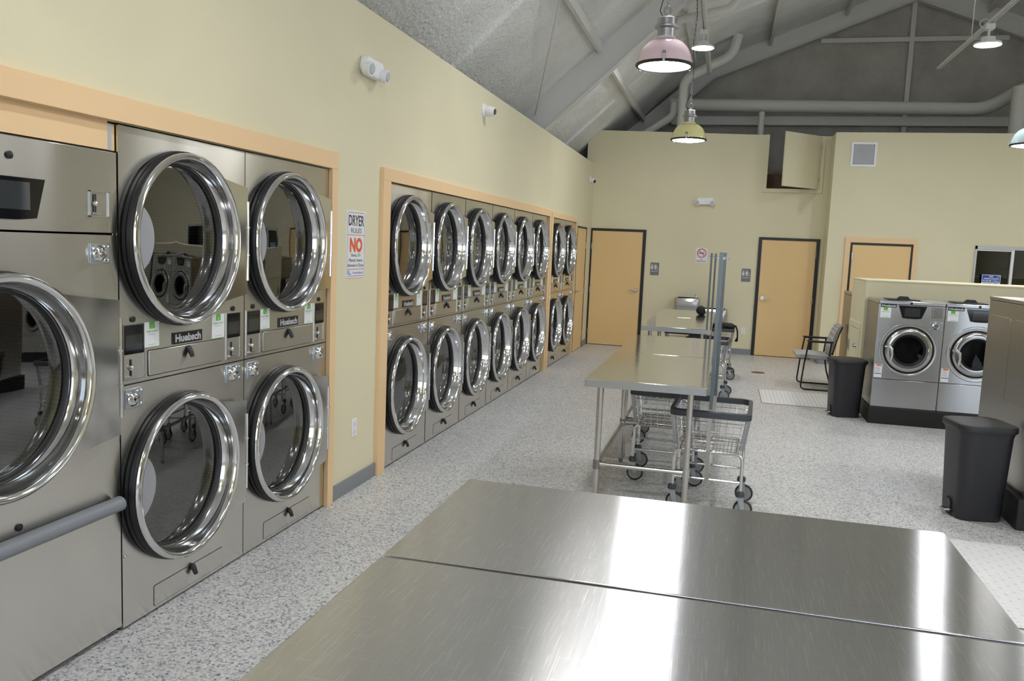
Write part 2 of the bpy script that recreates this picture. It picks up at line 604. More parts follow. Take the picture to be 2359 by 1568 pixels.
Yv, Zv, Xv = (0, 1, 0), (0, 0, 1), (1, 0, 0)

# ------------------------------------------------------------------ the setting
YF = 15.2           # far wall
YS = 14.63          # wall that steps forward on the right
XS = 4.0
WTOP = 3.262        # left wall top
HD = 2.155          # dryer height
XR = 10.84
YB = -4.0
YG = 17.0

struct(MB().box(-1.2, XR + 0.2, YB, YG, -0.1, 0).build('floor', 'floor'))

def roofz(x):
    if x > 5.42:
        x = 10.84 - x
    return 3.77 + 0.92 * x if x < 1.652 else 5.29 + 0.387 * (x - 1.652)
prof = [(-1.1, roofz(-1.1)), (1.652, roofz(1.652)), (5.42, roofz(5.42)), (9.188, roofz(1.652)), (11.94, roofz(-1.1))]
mb = MB()
mb.prism(prof + [(x, z + 0.12) for x, z in reversed(prof)], 'y', YB, YG)
struct(mb.build('ceiling', 'foam'))

# left wall with the openings for the dryer banks and the closet door
OPEN = [(1.72, 4.807, HD + 0.004), (5.745, 11.392, HD + 0.004), (11.645, 13.512, HD + 0.004), (13.72, 14.66, 2.11)]
mb = MB()
yy = YB
for a, b, h in OPEN:
    mb.box(-0.12, 0, yy, a, 0, WTOP)
    mb.box(-0.12, 0, a, b, h, WTOP)
    yy = b
mb.box(-0.12, 0, yy, YF, 0, WTOP)
struct(mb.build('wall_left', 'yellow'))
struct(MB().box(-1.1, -0.98, YB, YG, 0, 2.76).build('wall_outer', 'foam'))

# far wall with clipped corner and the hatch opening
mb = MB()
mb.prism([(-0.14, 0), (2.995, 0), (2.995, 3.80), (0.0, 3.865), (-0.14, 3.72)], 'y', YF, YF + 0.13)
mb.box(2.995, 3.83, YF, YF + 0.13, 0, 2.90)
mb.box(3.83, XS + 0.13, YF, YF + 0.13, 0, 3.785)
struct(mb.build('wall_far', 'yellow'))
# step wall with a door opening and a window opening
WX0, WX1, WZ0, WZ1 = 6.20, 7.50, 1.05, 2.04
mb = MB()
mb.box(XS, XS + 0.12, YS + 0.12, YF, 0, 3.775)
mb.box(XS, WX0, YS, YS + 0.12, 0, 3.775)
mb.box(WX0, WX1, YS, YS + 0.12, 0, WZ0)
mb.box(WX0, WX1, YS, YS + 0.12, WZ1, 3.775)
mb.box(WX1, XR, YS, YS + 0.12, 0, 3.775)
struct(mb.build('wall_step', 'yellow'))
mb = MB()
mb.prism([(-1.1, 0), (11.94, 0)] + list(reversed(prof)), 'y', YG, YG + 0.1)
struct(mb.build('wall_gable', 'gable'))
# front wall behind the viewer with unseen glazing added to brighten the near ceiling
mb = MB()
mb.box(-1.1, 1.6, YB - 0.1, YB, 0, 3.3)
mb.box(1.6, 9.6, YB - 0.1, YB, 0, 0.5)
mb.box(9.6, 11.94, YB - 0.1, YB, 0, 3.3)
mb.prism([(-1.1, 3.3), (11.94, 3.3)] + [p for p in reversed(prof) if p[1] > 3.3], 'y', YB - 0.1, YB)
struct(mb.build('wall_back', 'yellow'))
wf = MB()
for k in range(6):
    x = 1.6 + 1.6 * k
    wf.box(x - 0.03, x + 0.03, YB - 0.08, YB - 0.02, 0.5, 3.3)
for z in (0.53, 3.27):
    wf.box(1.6, 9.6, YB - 0.08, YB - 0.02, z - 0.03, z + 0.03)
wo = struct(wf.build('window_fill', 'alu'))
MB().box(1.6, 9.6, YB - 0.055, YB - 0.045, 0.53, 3.27).build('window_pane', 'pane', wo)
# right wall, with storefront glazing beyond the frame
mb = MB()
mb.box(XR, XR + 0.12, YB, 8.6, 0, 3.78)
mb.box(XR, XR + 0.12, 8.6, 13.6, 0, 0.9)
mb.box(XR, XR + 0.12, 8.6, 13.6, 2.75, 3.78)
mb.box(XR, XR + 0.12, 13.6, YG, 0, 3.78)
struct(mb.build('wall_right', 'yellow'))
wf = MB()
for k in range(6):
    y = 8.6 + k
    wf.box(XR + 0.02, XR + 0.08, y - 0.03, y + 0.03, 0.9, 2.75)
wf.box(XR + 0.02, XR + 0.08, 8.6, 13.6, 0.9, 0.96)
wf.box(XR + 0.02, XR + 0.08, 8.6, 13.6, 2.69, 2.75)
wo = struct(wf.build('window_2', 'alu'))
MB().box(XR + 0.045, XR + 0.055, 8.6, 13.6, 0.93, 2.72).build('window_pane', 'pane', wo)
mb = MB()
mb.box(XR + 0.12, 12.0, YB, YG, 3.66, 3.78)
struct(mb.build('ceiling_eave', 'foam'))
# deck over the back rooms, walls of the dark office behind the small window
struct(MB().box(-1.0, XR, YF + 0.13, YG, 2.78, 2.86).box(XS + 0.13, XR, YS + 0.12, YF + 0.13, 2.78, 2.86).build('floor_attic', 'darkroom'))
struct(MB().box(5.9, 7.9, 16.0, 16.05, 0, 2.78).box(5.85, 5.9, YS + 0.13, 16.0, 0, 2.78).box(7.9, 7.95, YS + 0.13, 16.0, 0, 2.78)
       .build('wall_office', 'darkroom'))

# orange frames round the dryer banks
def frame3(name, y0, y1, yi0, yi1, zt, zi, bottom_left=True):
    mb = MB()
    mb.box(-0.01, 0.028, y0, y1, zi, zt)
    if bottom_left:
        mb.box(-0.01, 0.028, y0, yi0, 0, zi)
    mb.box(-0.01, 0.028, yi1, y1, 0, zi)
    return struct(mb.build(name, 'orange', bevel=0.002))
frame3('trim_1', -1.5, 4.885, 1.72, 4.807, 2.262, 2.160, False)
frame3('trim_2', 5.607, 11.50, 5.742, 11.394, 2.250, 2.158)
frame3('trim_3', 11.545, 13.600, 11.645, 13.510, 2.235, 2.156)

def baseboard(name, x0, x1, y0, y1):
    struct(MB().box(x0, x1, y0, y1, 0, 0.10).build(name, 'base'))
baseboard('baseboard_left', 0, 0.012, 4.887, 5.605)
baseboard('baseboard_corner', 0, 0.012, 14.70, YF)
baseboard('baseboard_far', 1.02, 2.93, YF - 0.012, YF)
baseboard('baseboard_return', XS - 0.012, XS, YS, YF)
baseboard('baseboard_step', XS, 4.27, YS - 0.012, YS)

# ---- doors
def lever(p, sx, parent):
    mb = MB()
    mb.lathe([(0.0, -0.012), (0.034, -0.012), (0.034, 0.0), (0.0, 0.0)], p, 'y', 20)
    mb.tube([(p[0], p[1], p[2]), (p[0], p[1] - 0.055, p[2])], 0.012)
    mb.tube([(p[0], p[1] - 0.055, p[2]), (p[0] + sx * 0.04, p[1] - 0.06, p[2]), (p[0] + sx * 0.12, p[1] - 0.055, p[2])], 0.0085)
    return mb.build('lever_handle', 'chrome', parent)

def make_door(name, x0, x1, z1, fx0, fx1, fz1, y, hinge_left, framemat='dark', hz=1.03, orange=False):
    e = bpy.data.objects.new(name, None)
    COL.objects.link(e)
    e.location = (x0, y, 0)
    struct(e)
    f = MB()
    yy0, yy1 = -0.025, 0.02
    f.box(fx0 - x0, -0.003, yy0, yy1, 0, fz1)
    f.box(x1 - x0 + 0.003, fx1 - x0, yy0, yy1, 0, fz1)
    f.box(-0.003, x1 - x0 + 0.003, yy0, yy1, z1 + 0.003, fz1)
    f.box(-0.003, x1 - x0 + 0.003, 0.0, yy1, 0, 0.008)
    f.build('door_frame', framemat, e)
    MB().box(0, x1 - x0, -0.014, 0.02, 0.01, z1).build('door_panel', 'doorpaint', e)
    w = x1 - x0
    for k, zz in enumerate((0.25, 1.0, 1.8)):
        h = MB()
        xx = 0.0 if hinge_left else w
        h.cyl((xx, -0.03, zz - 0.055), (xx, -0.03, zz + 0.055), 0.011, 8)
        h.build('door_hinge', 'lockplate', e)
    if hinge_left:
        lever((w - 0.07, -0.014, hz), -1, e)
    else:
        lever((0.07, -0.014, hz), 1, e)
    return e
make_door('door_1', 0.03, 0.94, 2.075, 0.004, 0.998, 2.12, YF, True)
make_door('door_2', 2.997, 3.888, 2.02, 2.94, 3.945, 2.065, YF, False, hz=1.01)
d3 = make_door('door_3', 4.39, 5.27, 1.985, 4.355, 5.30, 2.022, YS, True)
mb = MB()
mb.box(4.275 - 4.39, 4.355 - 4.39, -0.03, 0.0, 0, 2.108)
mb.box(5.30 - 4.39, 5.362 - 4.39, -0.03, 0.0, 0, 2.108)
mb.box(4.355 - 4.39, 5.30 - 4.39, -0.03, 0.0, 2.022, 2.108)
mb.build('door_casing', 'orange', d3)
# closet door in the left wall
e4 = struct(bpy.data.objects.new('door_4', None)); COL.objects.link(e4); e4.location = (0, 13.72, 0)
MB().box(-0.04, 0.012, 0, 0.018, 0, 2.11).box(-0.04, 0.012, 0.922, 0.94, 0, 2.11).box(-0.04, 0.012, 0.018, 0.922, 2.085, 2.11).build('door_frame', 'dark', e4)
MB().box(-0.04, 0.004, 0.022, 0.918, 0.008, 2.081).build('door_panel', 'doorpaint', e4)
for zz in (0.25, 1.0, 1.8):
    MB().cyl((0.012, 0.922, zz - 0.055), (0.012, 0.922, zz + 0.055), 0.011, 8).build('door_hinge', 'lockplate', e4)
mb = MB()
mb.lathe([(0.0, 0.0), (0.034, 0.0), (0.034, 0.012), (0.0, 0.012)], (0.004, 0.09, 1.02), 'x', 20)
mb.tube([(0.004, 0.09, 1.02), (0.06, 0.09, 1.02)], 0.012)
mb.tube([(0.06, 0.09, 1.02), (0.062, 0.13, 1.02), (0.06, 0.21, 1.02)], 0.0085)
mb.build('lever_handle', 'chrome', e4)

# hatch high in the far wall
e5 = struct(bpy.data.objects.new('door_5', None)); COL.objects.link(e5); e5.location = (3.825, YF, 2.90)
mb = MB()
x0 = 3.825
mb.box(2.93 - x0, 2.997 - x0, -0.02, 0.0, -0.065, 0.905)
mb.box(3.832 - x0, 3.905 - x0, -0.02, 0.0, -0.065, 0.885)
mb.box(2.997 - x0, 3.832 - x0, -0.02, 0.0, -0.065, -0.002)
mb.build('door_casing', 'yellow', e5)
p0, p1 = Vector((0.0, -0.03, 0)), Vector((3.222 - x0, 14.58 - YF, 0))
mb = MB()
mb.beam((p0.x, p0.y, 0.44), (p1.x, p1.y, 0.44), 0.03, 0.88)
mb.build('hatch_panel', 'yellow', e5)
for zz in (0.16, 0.70):
    MB().cyl((0.008, -0.035, zz - 0.04), (0.008, -0.035, zz + 0.04), 0.012, 8).build('door_hinge', 'lockplate', e5)
bx = MB().box(2.5, 3.75, 15.55, 16.0, 2.86, 3.17)
bx.box(2.5, 3.75, 15.548, 15.55, 3.06, 3.075, 1)
tag(bx.build('cardboard_box', ['carton', 'ink']), 'dark brown carton inside the open hatch above the right restroom door', 'box')

# window in the step wall
w1 = struct(bpy.data.objects.new('window_1', None)); COL.objects.link(w1); w1.location = (WX0, YS, 0)
W = WX1 - WX0
mb = MB()
mb.box(0, W, -0.015, 0.06, WZ1 - 0.05, WZ1)
mb.box(0, W, -0.015, 0.06, WZ0, WZ0 + 0.05)
mb.box(0, 0.03, -0.015, 0.06, WZ0, WZ1)
mb.box(W - 0.03, W, -0.015, 0.06, WZ0, WZ1)
mb.build('window_frame', 'alu', w1)
mb = MB()
mb.box(0.03, 0.55, 0.0, 0.03, WZ1 - 0.075, WZ1 - 0.05)
mb.box(0.52, 0.56, -0.01, 0.03, WZ0 + 0.05, WZ1 - 0.05)
mb.build('sash', 'fixture', w1)
MB().box(0.03, W - 0.03, 0.032, 0.038, WZ0 + 0.05, WZ1 - 0.05).build('window_pane', 'winglass', w1)

# half wall behind the washers (service chase) with its access door
struct(MB().box(XS, 8.4, 10.33, 11.40, 0, 1.50).box(XS - 0.005, 8.405, 10.325, 11.405, 1.50, 1.515).build('wall_partition', 'yellow'))
e6 = struct(bpy.data.objects.new('door_6', None)); COL.objects.link(e6); e6.location = (XS, 10.45, 0)
mb = MB()
mb.box(-0.018, 0, 0.0, 0.07, 0.30, 1.0); mb.box(-0.018, 0, 0.78, 0.85, 0.30, 1.0)
mb.box(-0.018, 0, 0.07, 0.78, 0.93, 1.0); mb.box(-0.018, 0, 0.07, 0.78, 0.30, 0.37)
mb.build('door_frame', 'yellow', e6)
mb = MB()
mb.box(-0.012, 0.0, 0.075, 0.775, 0.375, 0.925)
mb.build('door_panel', 'yellow', e6)
MB().lathe([(0, -0.03), (0.025, -0.03), (0.028, 0)], (-0.012, 0.2, 0.72), 'x', 16).build('cam_lock', 'chrome', e6)
MB().box(-0.024, -0.017, 0.74, 0.80, 0.62, 0.74).build('door_hinge', 'lockplate', e6)

# ---- roof steel
def roof_frame(y):
    mb = MB()
    pts = [(-0.95, 2.42), (0.0, 3.275), (1.95, 5.06), (5.42, 6.40), (8.89, 5.06), (10.84, 3.275), (11.79, 2.42)]
    for (xa, za), (xb, zb) in zip(pts, pts[1:]):
        L_ = math.hypot(xb - xa, zb - za)
        nx, nz = -(zb - za) / L_ * 0.01, (xb - xa) / L_ * 0.01
        mb.prism([(xa, za), (xb, zb), (xb + nx, zb + nz), (xa + nx, za + nz)], 'y', y - 0.075, y + 0.075)
        mb.prism([(xa, za), (xb, zb), (xb, max(zb, roofz(xb)) + 0.02), (xa, max(za, roofz(xa)) + 0.02)], 'y', y - 0.012, y + 0.012)
    return struct(mb.build('roof_frame', 'beam'))
for y in (-0.9, 5.05, 11.05, 16.85):
    roof_frame(y)
def purlin(x, y0, y1, dz=0.03, w=0.05, h=0.10):
    z = roofz(x) - dz
    return struct(MB().box(x - w / 2, x + w / 2, y0, y1, z - h, z + 0.02).build('roof_purlin', 'beam'))
for x in (0.66, 1.62, 2.95, 4.25, 5.42, 6.6, 7.9, 9.2, 10.2):
    purlin(x, YB, YG)
for y in (2.0, 8.05, 14.0):
    mb = MB()
    for (xa, xb) in ((-1.0, 1.652), (1.652, 5.42), (5.42, 9.188), (9.188, 11.8)):
        mb.beam((xa, y, roofz(xa) - 0.012), (xb, y, roofz(xb) - 0.012), 0.05, 0.06)
    struct(mb.build('roof_seam', 'foam'))
# gable girts and king post
struct(MB().box(1.2, 10.2, 16.78, 16.92, 4.20, 4.36).build('roof_girt', 'beam'))
struct(MB().box(3.85, 7.0, 16.935, 16.99, 5.72, 5.80).build('roof_girt', 'beam'))
struct(MB().box(5.365, 5.445, 16.93, 16.98, 2.9, 6.4).build('roof_post', 'beam'))

# ------------------------------------------------------------------ stacked dryers
DWD = 0.931
def lathe_ring(mb, prof, cy, cz, seg=56, m=0):
    return mb.lathe([(r, h) for r, h in prof], (0, cy, cz), 'x', seg, m)

def sticker(num, v0, v1, z0, z1):
    mb = MB()
    mb.box(0.0, 0.0012, v0, v1, z0, z1, 0)
    x = 0.0018
    g = 0.0022
    w = v1 - v0
    mb.box(0.0012, x, v0, v1, z0, z0 + g, 1)
    mb.box(0.0012, x, v1 - g, v1, z0, z1, 1)
    c = (v0 + v1) / 2
    mb.box(0.0012, x, c - w * 0.18, c + w * 0.18, z1 - w * 0.30, z1, 1)
    mb.text(num, w * 0.13, (x + 0.0004, c, z1 - w * 0.27), Yv, Zv, 0, 0.02)
    mb.text('SCAN TO PAY', w * 0.085, (x + 0.0002, c, z1 - w * 0.46), Yv, Zv, 1, 0.01, w=w * 0.72)
    mb.box(0.0012, x, c - w * 0.22, c + w * 0.22, z1 - w * 0.56, z1 - w * 0.545, 2)
    mb.box(0.0012, x, c - w * 0.26, c + w * 0.26, z0 + w * 0.11, z0 + w * 0.125, 2)
    return mb

def dryer_door(root, name, cy, cz, scale=1.0, hinge=True, vend=0.893):
    s = scale
    ring = MB()
    lathe_ring(ring, [(0.376 * s, 0.046), (0.385 * s, 0.050), (0.388 * s, 0.058), (0.384 * s, 0.068), (0.374 * s, 0.074), (0.364 * s, 0.072),
                      (0.357 * s, 0.064), (0.353 * s, 0.040), (0.345 * s, 0.0), (0.335 * s, -0.012)], cy, cz)
    o = ring.build(name, 'chrome', root)
    g = MB()
    lathe_ring(g, [(0.388 * s, 0.001), (0.394 * s, 0.006), (0.394 * s, 0.020), (0.386 * s, 0.023), (0.392 * s, 0.027), (0.392 * s, 0.040), (0.386 * s, 0.050), (0.37 * s, 0.050)], cy, cz)
    lathe_ring(g, [(0.346 * s, 0.0), (0.336 * s, -0.010), (0.330 * s, -0.026), (0.322 * s, -0.030)], cy, cz)
    g.build('door_seal', 'rubber', o)
    gl = MB()
    lathe_ring(gl, [(0.328 * s, -0.029), (0.16 * s, -0.023), (0.0005, -0.022)], cy, cz)
    gl.build('door_glass', 'glass', o)
    if hinge:
        hp = MB()
        pts = []
        a0 = 60
        n = 14
        for i in range(n + 1):
            a = R(a0 - 2 * a0 * i / n)
            pts.append((cy + 0.372 * s * math.cos(a), cz + 0.372 * s * math.sin(a)))
        ve = vend
        y49, z49 = pts[-1]
        low = [(y49 + (ve - y49) * t, z49 + (0.052 * s) * (t ** 0.7)) for t in (0.25, 0.5, 0.75, 1.0)]
        top = [(p[0], 2 * cz - p[1]) for p in reversed(low)]
        poly = pts + low + top
        hp.prism(poly, 'x', 0.030, 0.042)
        hp.build('hinge_plate', 'mirror', o)
        hg = MB()
        hg.tube([(0.044, ve, cz - 0.20 * s), (0.044, ve, cz + 0.20 * s)], 0.0065, 8)
        for zz in (-0.07, 0.07):
            hg.lathe([(0.0105, zz * s - 0.004), (0.0105, zz * s + 0.004)], (0.044, ve, cz), 'z', 8, close_start=True, close_end=True)
        hg.build('hinge_pin', 'chrome', o)
        sc = MB()
        for sg in (1, -1):
            sc.ellipsoid((0.040, cy + 0.375 * s * math.cos(R(a0)), cz + sg * 0.375 * s * math.sin(R(a0))), 0.007, 0.009, 0.009, 0, 8, 6)
        sc.build('screw', 'chrome', o)
    return o

def knob_hook(p, parent, name='finger_pull'):
    """small black spoon shaped pull"""
    x, y, z = p
    mb = MB()
    mb.tube([(x, y, z + 0.012), (x + 0.008, y, z + 0.008), (x + 0.017, y, z - 0.008), (x + 0.024, y, z - 0.026)],
            [0.012, 0.014, 0.012, 0.010], 10)
    mb.ellipsoid((x + 0.006, y, z + 0.010), 0.010, 0.017, 0.017, 0, 10, 8)
    return mb.build(name, 'black', parent)

def coin_slot(mb, c, z, top, m):
    mb.box(0.004, 0.006, c - 0.004, c + 0.004, z + 0.004, z + top, m[0])
    mb.box(0.004, 0.006, c - 0.004, c + 0.004, z - top, z - 0.010, m[0])
    mb.ellipsoid((0.010, c - 0.004, z - 0.002), 0.010, 0.010, 0.012, m[1], 8, 6)
    mb.box(0.004, 0.014, c - 0.02, c + 0.022, z - top - 0.006, z - top, m[1])

def lock_plate(root, v0, v1, z0, z1):
    mb = MB()
    mb.box(0.0, 0.006, v0, v1, z0, z1)
    o = mb.build('lock_plate', 'lockplate', root, bevel=0.0015)
    c = MB()
    w, cy, cz = v1 - v0, v0 + (v1 - v0) * 0.34, (z0 + z1) / 2
    c.lathe([(w * 0.30, 0.006), (w * 0.31, 0.014), (w * 0.24, 0.026), (w * 0.15, 0.030), (w * 0.145, 0.040), (0.0005, 0.041)], (0, cy, cz), 'x', 20)
    for vv in (0.70, 0.90):
        for zz in (0.16, 0.84):
            c.ellipsoid((0.006, v0 + w * vv, z0 + (z1 - z0) * zz), 0.006, 0.008, 0.008, 0, 8, 6)
    c.box(0.006, 0.010, v0 + w * 0.79, v0 + w * 0.82, z0 + 0.006, z1 - 0.006)
    c.build('lock_cylinder', 'chrome', o)
    return o

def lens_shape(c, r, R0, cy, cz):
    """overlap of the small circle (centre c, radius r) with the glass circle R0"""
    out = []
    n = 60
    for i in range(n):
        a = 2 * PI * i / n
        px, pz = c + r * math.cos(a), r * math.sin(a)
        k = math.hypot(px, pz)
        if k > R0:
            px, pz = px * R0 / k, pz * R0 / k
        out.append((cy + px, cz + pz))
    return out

def make_dryer():
    root = thing('stacked_dryer', '', 'dryer')
    CY = 0.405
    U, Lo = 1.697, 0.600
    e = 0.003
    body = MB()
    # open fronted cabinet shell
    for (z0, z1) in ((0.01, HD - 0.002),):
        body.box(-0.80, -0.79, e, DWD - e, z0, z1)
        body.box(-0.80, -0.02, e, e + 0.006, z0, z1)
        body.box(-0.80, -0.02, DWD - e - 0.006, DWD - e, z0, z1)
        body.box(-0.80, -0.02, e, DWD - e, z1 - 0.006, z1)
        body.box(-0.80, -0.02, e, DWD - e, z0, z0 + 0.006)
    body.box(-0.80, -0.03, e, DWD - e, 1.06, 1.09)
    body.box(-0.06, -0.03, 0.02, DWD - 0.02, 0, 0.02)
    body.build('cabinet', 'panel', root)
    up = MB().holed(e, DWD - e, 1.080, HD - 0.003, CY, U, 0.36, 0.0)
    up.build('upper_panel', 'panel', root)
    lw = MB().holed(e, DWD - e, 0.014, 1.074, CY, Lo, 0.36, 0.0)
    lw.ellipsoid((0.002, 0.02, 0.33), 0.004, 0.008, 0.008, 0, 8, 6)
    lw.build('lower_panel', 'panel', root)
    for cz, nm in ((U, 'upper_drum'), (Lo, 'lower_drum')):
        dr = MB()
        dr.lathe([(0.362, -0.021), (0.375, -0.12), (0.375, -0.66), (0.0005, -0.68)], (0, CY, cz), 'x', 40)
        o = dr.build(nm, 'drum', root)
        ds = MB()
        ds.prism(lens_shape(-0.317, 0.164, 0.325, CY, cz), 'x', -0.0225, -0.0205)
        ds.build('reflection_patch', 'disc', o)  # grey sheet standing in for a pale crescent reflection on the glass
    dryer_door(root, 'upper_door', CY, U)
    dryer_door(root, 'lower_door', CY, Lo)
    for k, (v0, v1) in enumerate(((0.0165, 0.148), (0.765, 0.888))):
        p = MB()
        z0, z1 = 1.097, 1.334
        t = 0.004
        p.box(0, 0.0055, v0, v0 + t, z0, z1); p.box(0, 0.0055, v1 - t, v1, z0, z1)
        p.box(0, 0.0055, v0 + t, v1 - t, z0, z0 + t); p.box(0, 0.0055, v0 + t, v1 - t, z1 - t, z1)
        o = p.build('control_panel', 'tube', root)
        s = MB()
        s.box(0.0, 0.005, v0 + t, v1 - t, 1.206, z1 - t, 0)
        s.box(0.005, 0.0056, v0 + 0.014, v1 - 0.014, 1.222, 1.288, 1)
        s.build('display', ['screen', 'screenlit'], o)
        c = MB()
        c.box(0.0, 0.003, v0 + t, v1 - t, z0 + t, 1.206, 2)
        coin_slot(c, v0 + (v1 - v0) * 0.35, 1.150, 0.034, (0, 1))
        c.build('coin_slot', ['ink', 'chromed', 'panel'], o)
        b = MB().lathe([(0.013, 0.0), (0.013, 0.006), (0.0005, 0.008)], (0, v0 + (v1 - v0) * 0.48, 1.354), 'x', 16)
        b.build('push_button', 'black', root)
    sticker('1', 0.153, 0.253, 1.222, 1.334).build('payment_sticker', ['paper', 'green', 'greyink'], root)
    sticker('2', 0.645, 0.752, 1.214, 1.334).build('payment_sticker', ['paper', 'green', 'greyink'], root)
    bd = MB().box(0, 0.006, 0.345, 0.560, 1.219, 1.272, 0)
    bd.text('Huebsch', 0.034, (0.0066, 0.4525, 1.229), Yv, Zv, 1, 0.045, w=0.192)
    bd.build('brand_badge', ['black', 'badgegrey'], root)
    ld = MB().prism(rrect(0.2755, 0.055, 0.008, 3, 0.4515, 1.153), 'x', 0.0, 0.006)
    o = ld.build('lint_drawer', 'panel', root, bevel=0.002)
    gk = MB().prism(rrect(0.2785, 0.058, 0.009, 3, 0.4515, 1.153), 'x', 0.0, 0.0012)
    gk.build('drawer_gap', 'rubber', o)
    knob_hook((0.006, 0.4515, 1.178), o)
    gk = MB()
    gk.box(0.0, 0.0012, 0.205, 0.208, 0.030, 0.124); gk.box(0.0, 0.0012, 0.205, 0.735, 0.124, 0.127)
    ld = MB().prism(rrect(0.265, 0.047, 0.008, 3, 0.471, 0.077), 'x', 0.0, 0.0016)
    o = ld.build('lint_drawer', 'panel', root)
    MB().prism(rrect(0.2675, 0.0495, 0.009, 3, 0.4705, 0.0775), 'x', 0.0, 0.0006).build('drawer_gap', 'rubber', o)
    knob_hook((0.002, 0.482, 0.106), o)
    lock_plate(root, 0.028, 0.132, 0.972, 1.057)
    lock_plate(root, 0.766, 0.888, 0.978, 1.063)
    return root

def renumber(root, a, b):
    st = [c for c in root.children if c.name.startswith('payment_sticker')]
    st.sort(key=lambda o: o.data.vertices[0].co.y)
    st[0].data = sticker(a, 0.153, 0.253, 1.222, 1.334).mesh('payment_sticker', ['paper', 'green', 'greyink'])
    st[1].data = sticker(b, 0.645, 0.752, 1.214, 1.334).mesh('payment_sticker', ['paper', 'green', 'greyink'])

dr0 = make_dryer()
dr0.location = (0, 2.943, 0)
dr0['label'] = 'stainless stacked dryer with stickers 1 and 2, right beside the large single machine'
dr0['group'] = 'stacked stainless dryers along the left wall'
spots = [(2.943 + DWD, 'stainless stacked dryer with stickers 3 and 4, nearest the left of the dryer rules sign')]
ords = ['first', 'second', 'third', 'fourth', 'fifth', 'sixth']
pitch = (11.392 - 5.748) / 6
extra = [', nearest the dryer rules sign', ', white towels inside', ', white cloths inside', '', '', ', at the far end']
for i in range(6):
    spots.append((5.748 + i * pitch, ords[i] + ' of the six stacked dryers of the middle bank' + extra[i]))
p3 = DWD
spots.append((11.647, 'nearer stacked dryer of the short far bank of two'))
spots.append((11.647 + p3, 'stacked dryer at the very end of the row, beside the closet door'))
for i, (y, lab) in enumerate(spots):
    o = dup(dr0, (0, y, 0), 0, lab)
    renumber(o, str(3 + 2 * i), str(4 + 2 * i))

def bundle(name, loc, r, mat, label, seed):
    mb = MB()
    rnd = random.Random(seed)
    for k in range(5):
        mb.ellipsoid((rnd.uniform(-.5, .5) * r, rnd.uniform(-.6, .6) * r, rnd.uniform(0, .8) * r), r * rnd.uniform(.5, .8), r * rnd.uniform(.5, .8),
                     r * rnd.uniform(.35, .6), 0, 14, 9, 0.16, seed + k)
    o = mb.build(name, mat)
    o.location = loc
    return tag(o, label, 'laundry')
bundle('laundry_bundle', (-0.22, 5.748 + pitch + 0.42, 1.40), 0.20, 'cloth', 'white towels in the upper drum of the second dryer of the middle bank', 3)
bundle('laundry_bundle', (-0.22, 5.748 + 2 * pitch + 0.42, 1.39), 0.19, 'cloth', 'white towels in the upper drum of the third dryer of the middle bank', 9)

# ------------------------------------------------------------------ the large single machine at the left edge
BY0, BY1 = 1.728, 2.938
bc = (BY0 + BY1) / 2
root = thing('large_dryer', 'large single-drum stainless machine with a grey bumper bar, at the left edge', 'dryer', (0, BY0, 0))
w = BY1 - BY0
cv = 0.605
body = MB()
z0, z1 = 0.03, 2.038
body.box(-0.80, -0.79, 0, w, z0, z1); body.box(-0.8, -0.02, 0, 0.006, z0, z1); body.box(-0.8, -0.02, w - 0.006, w, z0, z1)
body.box(-0.8, -0.02, 0, w, z1 - 0.006, z1); body.box(-0.8, -0.02, 0, w, z0, z0 + 0.006)
body.box(-0.7, -0.04, 0.02, w - 0.02, 0, 0.03)
body.build('cabinet', 'panel', root)
MB().box(-0.02, 0.0, 0, w, 1.712, z1).build('control_fascia', 'panel', root, bevel=0.003)
mp = MB().holed(0.0, w, 0.03, 1.705, cv, 1.165, 0.37, 0.0)
mp.build('front_panel', 'panel', root)
dd = MB().lathe([(0.371, -0.021), (0.42, -0.12), (0.42, -0.66), (0.0005, -0.68)], (0, cv, 1.165), 'x', 40)
dd.build('drum', 'drum', root)
dryer_door(root, 'loading_door', cv, 1.165, 1.035, True, w - 0.042)
dp = MB()
dp.prism([(cv - 0.235, 1.897), (cv - 0.20, 1.755), (cv - 0.1, 1.75), (cv + 0.1, 1.75), (cv + 0.185, 1.757), (cv + 0.225, 1.897)], 'x', 0.0, 0.008, 0)
dp.box(0.008, 0.009, cv - 0.155, cv + 0.155, 1.785, 1.882, 1)
dp.build('display', ['screen', 'bigscreen'], root)
cs = MB()
v0, v1, z0, z1 = 2.783 - BY0, 2.888 - BY0, 1.775, 1.877
t = 0.004
cs.box(0, 0.006, v0, v0 + t, z0, z1); cs.box(0, 0.006, v1 - t, v1, z0, z1); cs.box(0, 0.006, v0, v1, z0, z0 + t); cs.box(0, 0.006, v0, v1, z1 - t, z1)
o = cs.build('coin_panel', 'chromed', root)
c = MB()
coin_slot(c, v0 + 0.028, 1.828, 0.036, (0, 1))
c.build('coin_slot', ['ink', 'chromed'], o)
lock_plate(root, 2.780 - BY0, 2.886 - BY0, 1.592, 1.671)
for (v, z) in ((2.409 - BY0, 1.97), (2.411 - BY0, 0.640)):
    MB().lathe([(0.014, 0.0), (0.014, 0.006), (0.0005, 0.009)], (0, v, z), 'x', 16).build('push_button', 'black', root)
bm = MB().tube([(0.035, 0.0, 0.592), (0.035, w - 0.057, 0.592)], 0.031, 16)
o = bm.build('bumper_bar', 'bumper', root)
MB().lathe([(0.032, w - 0.057), (0.032, w - 0.045), (0.0005, w - 0.043)], (0.035, 0, 0.592), 'y', 16, 0, True).build('end_cap', 'bumper', o)
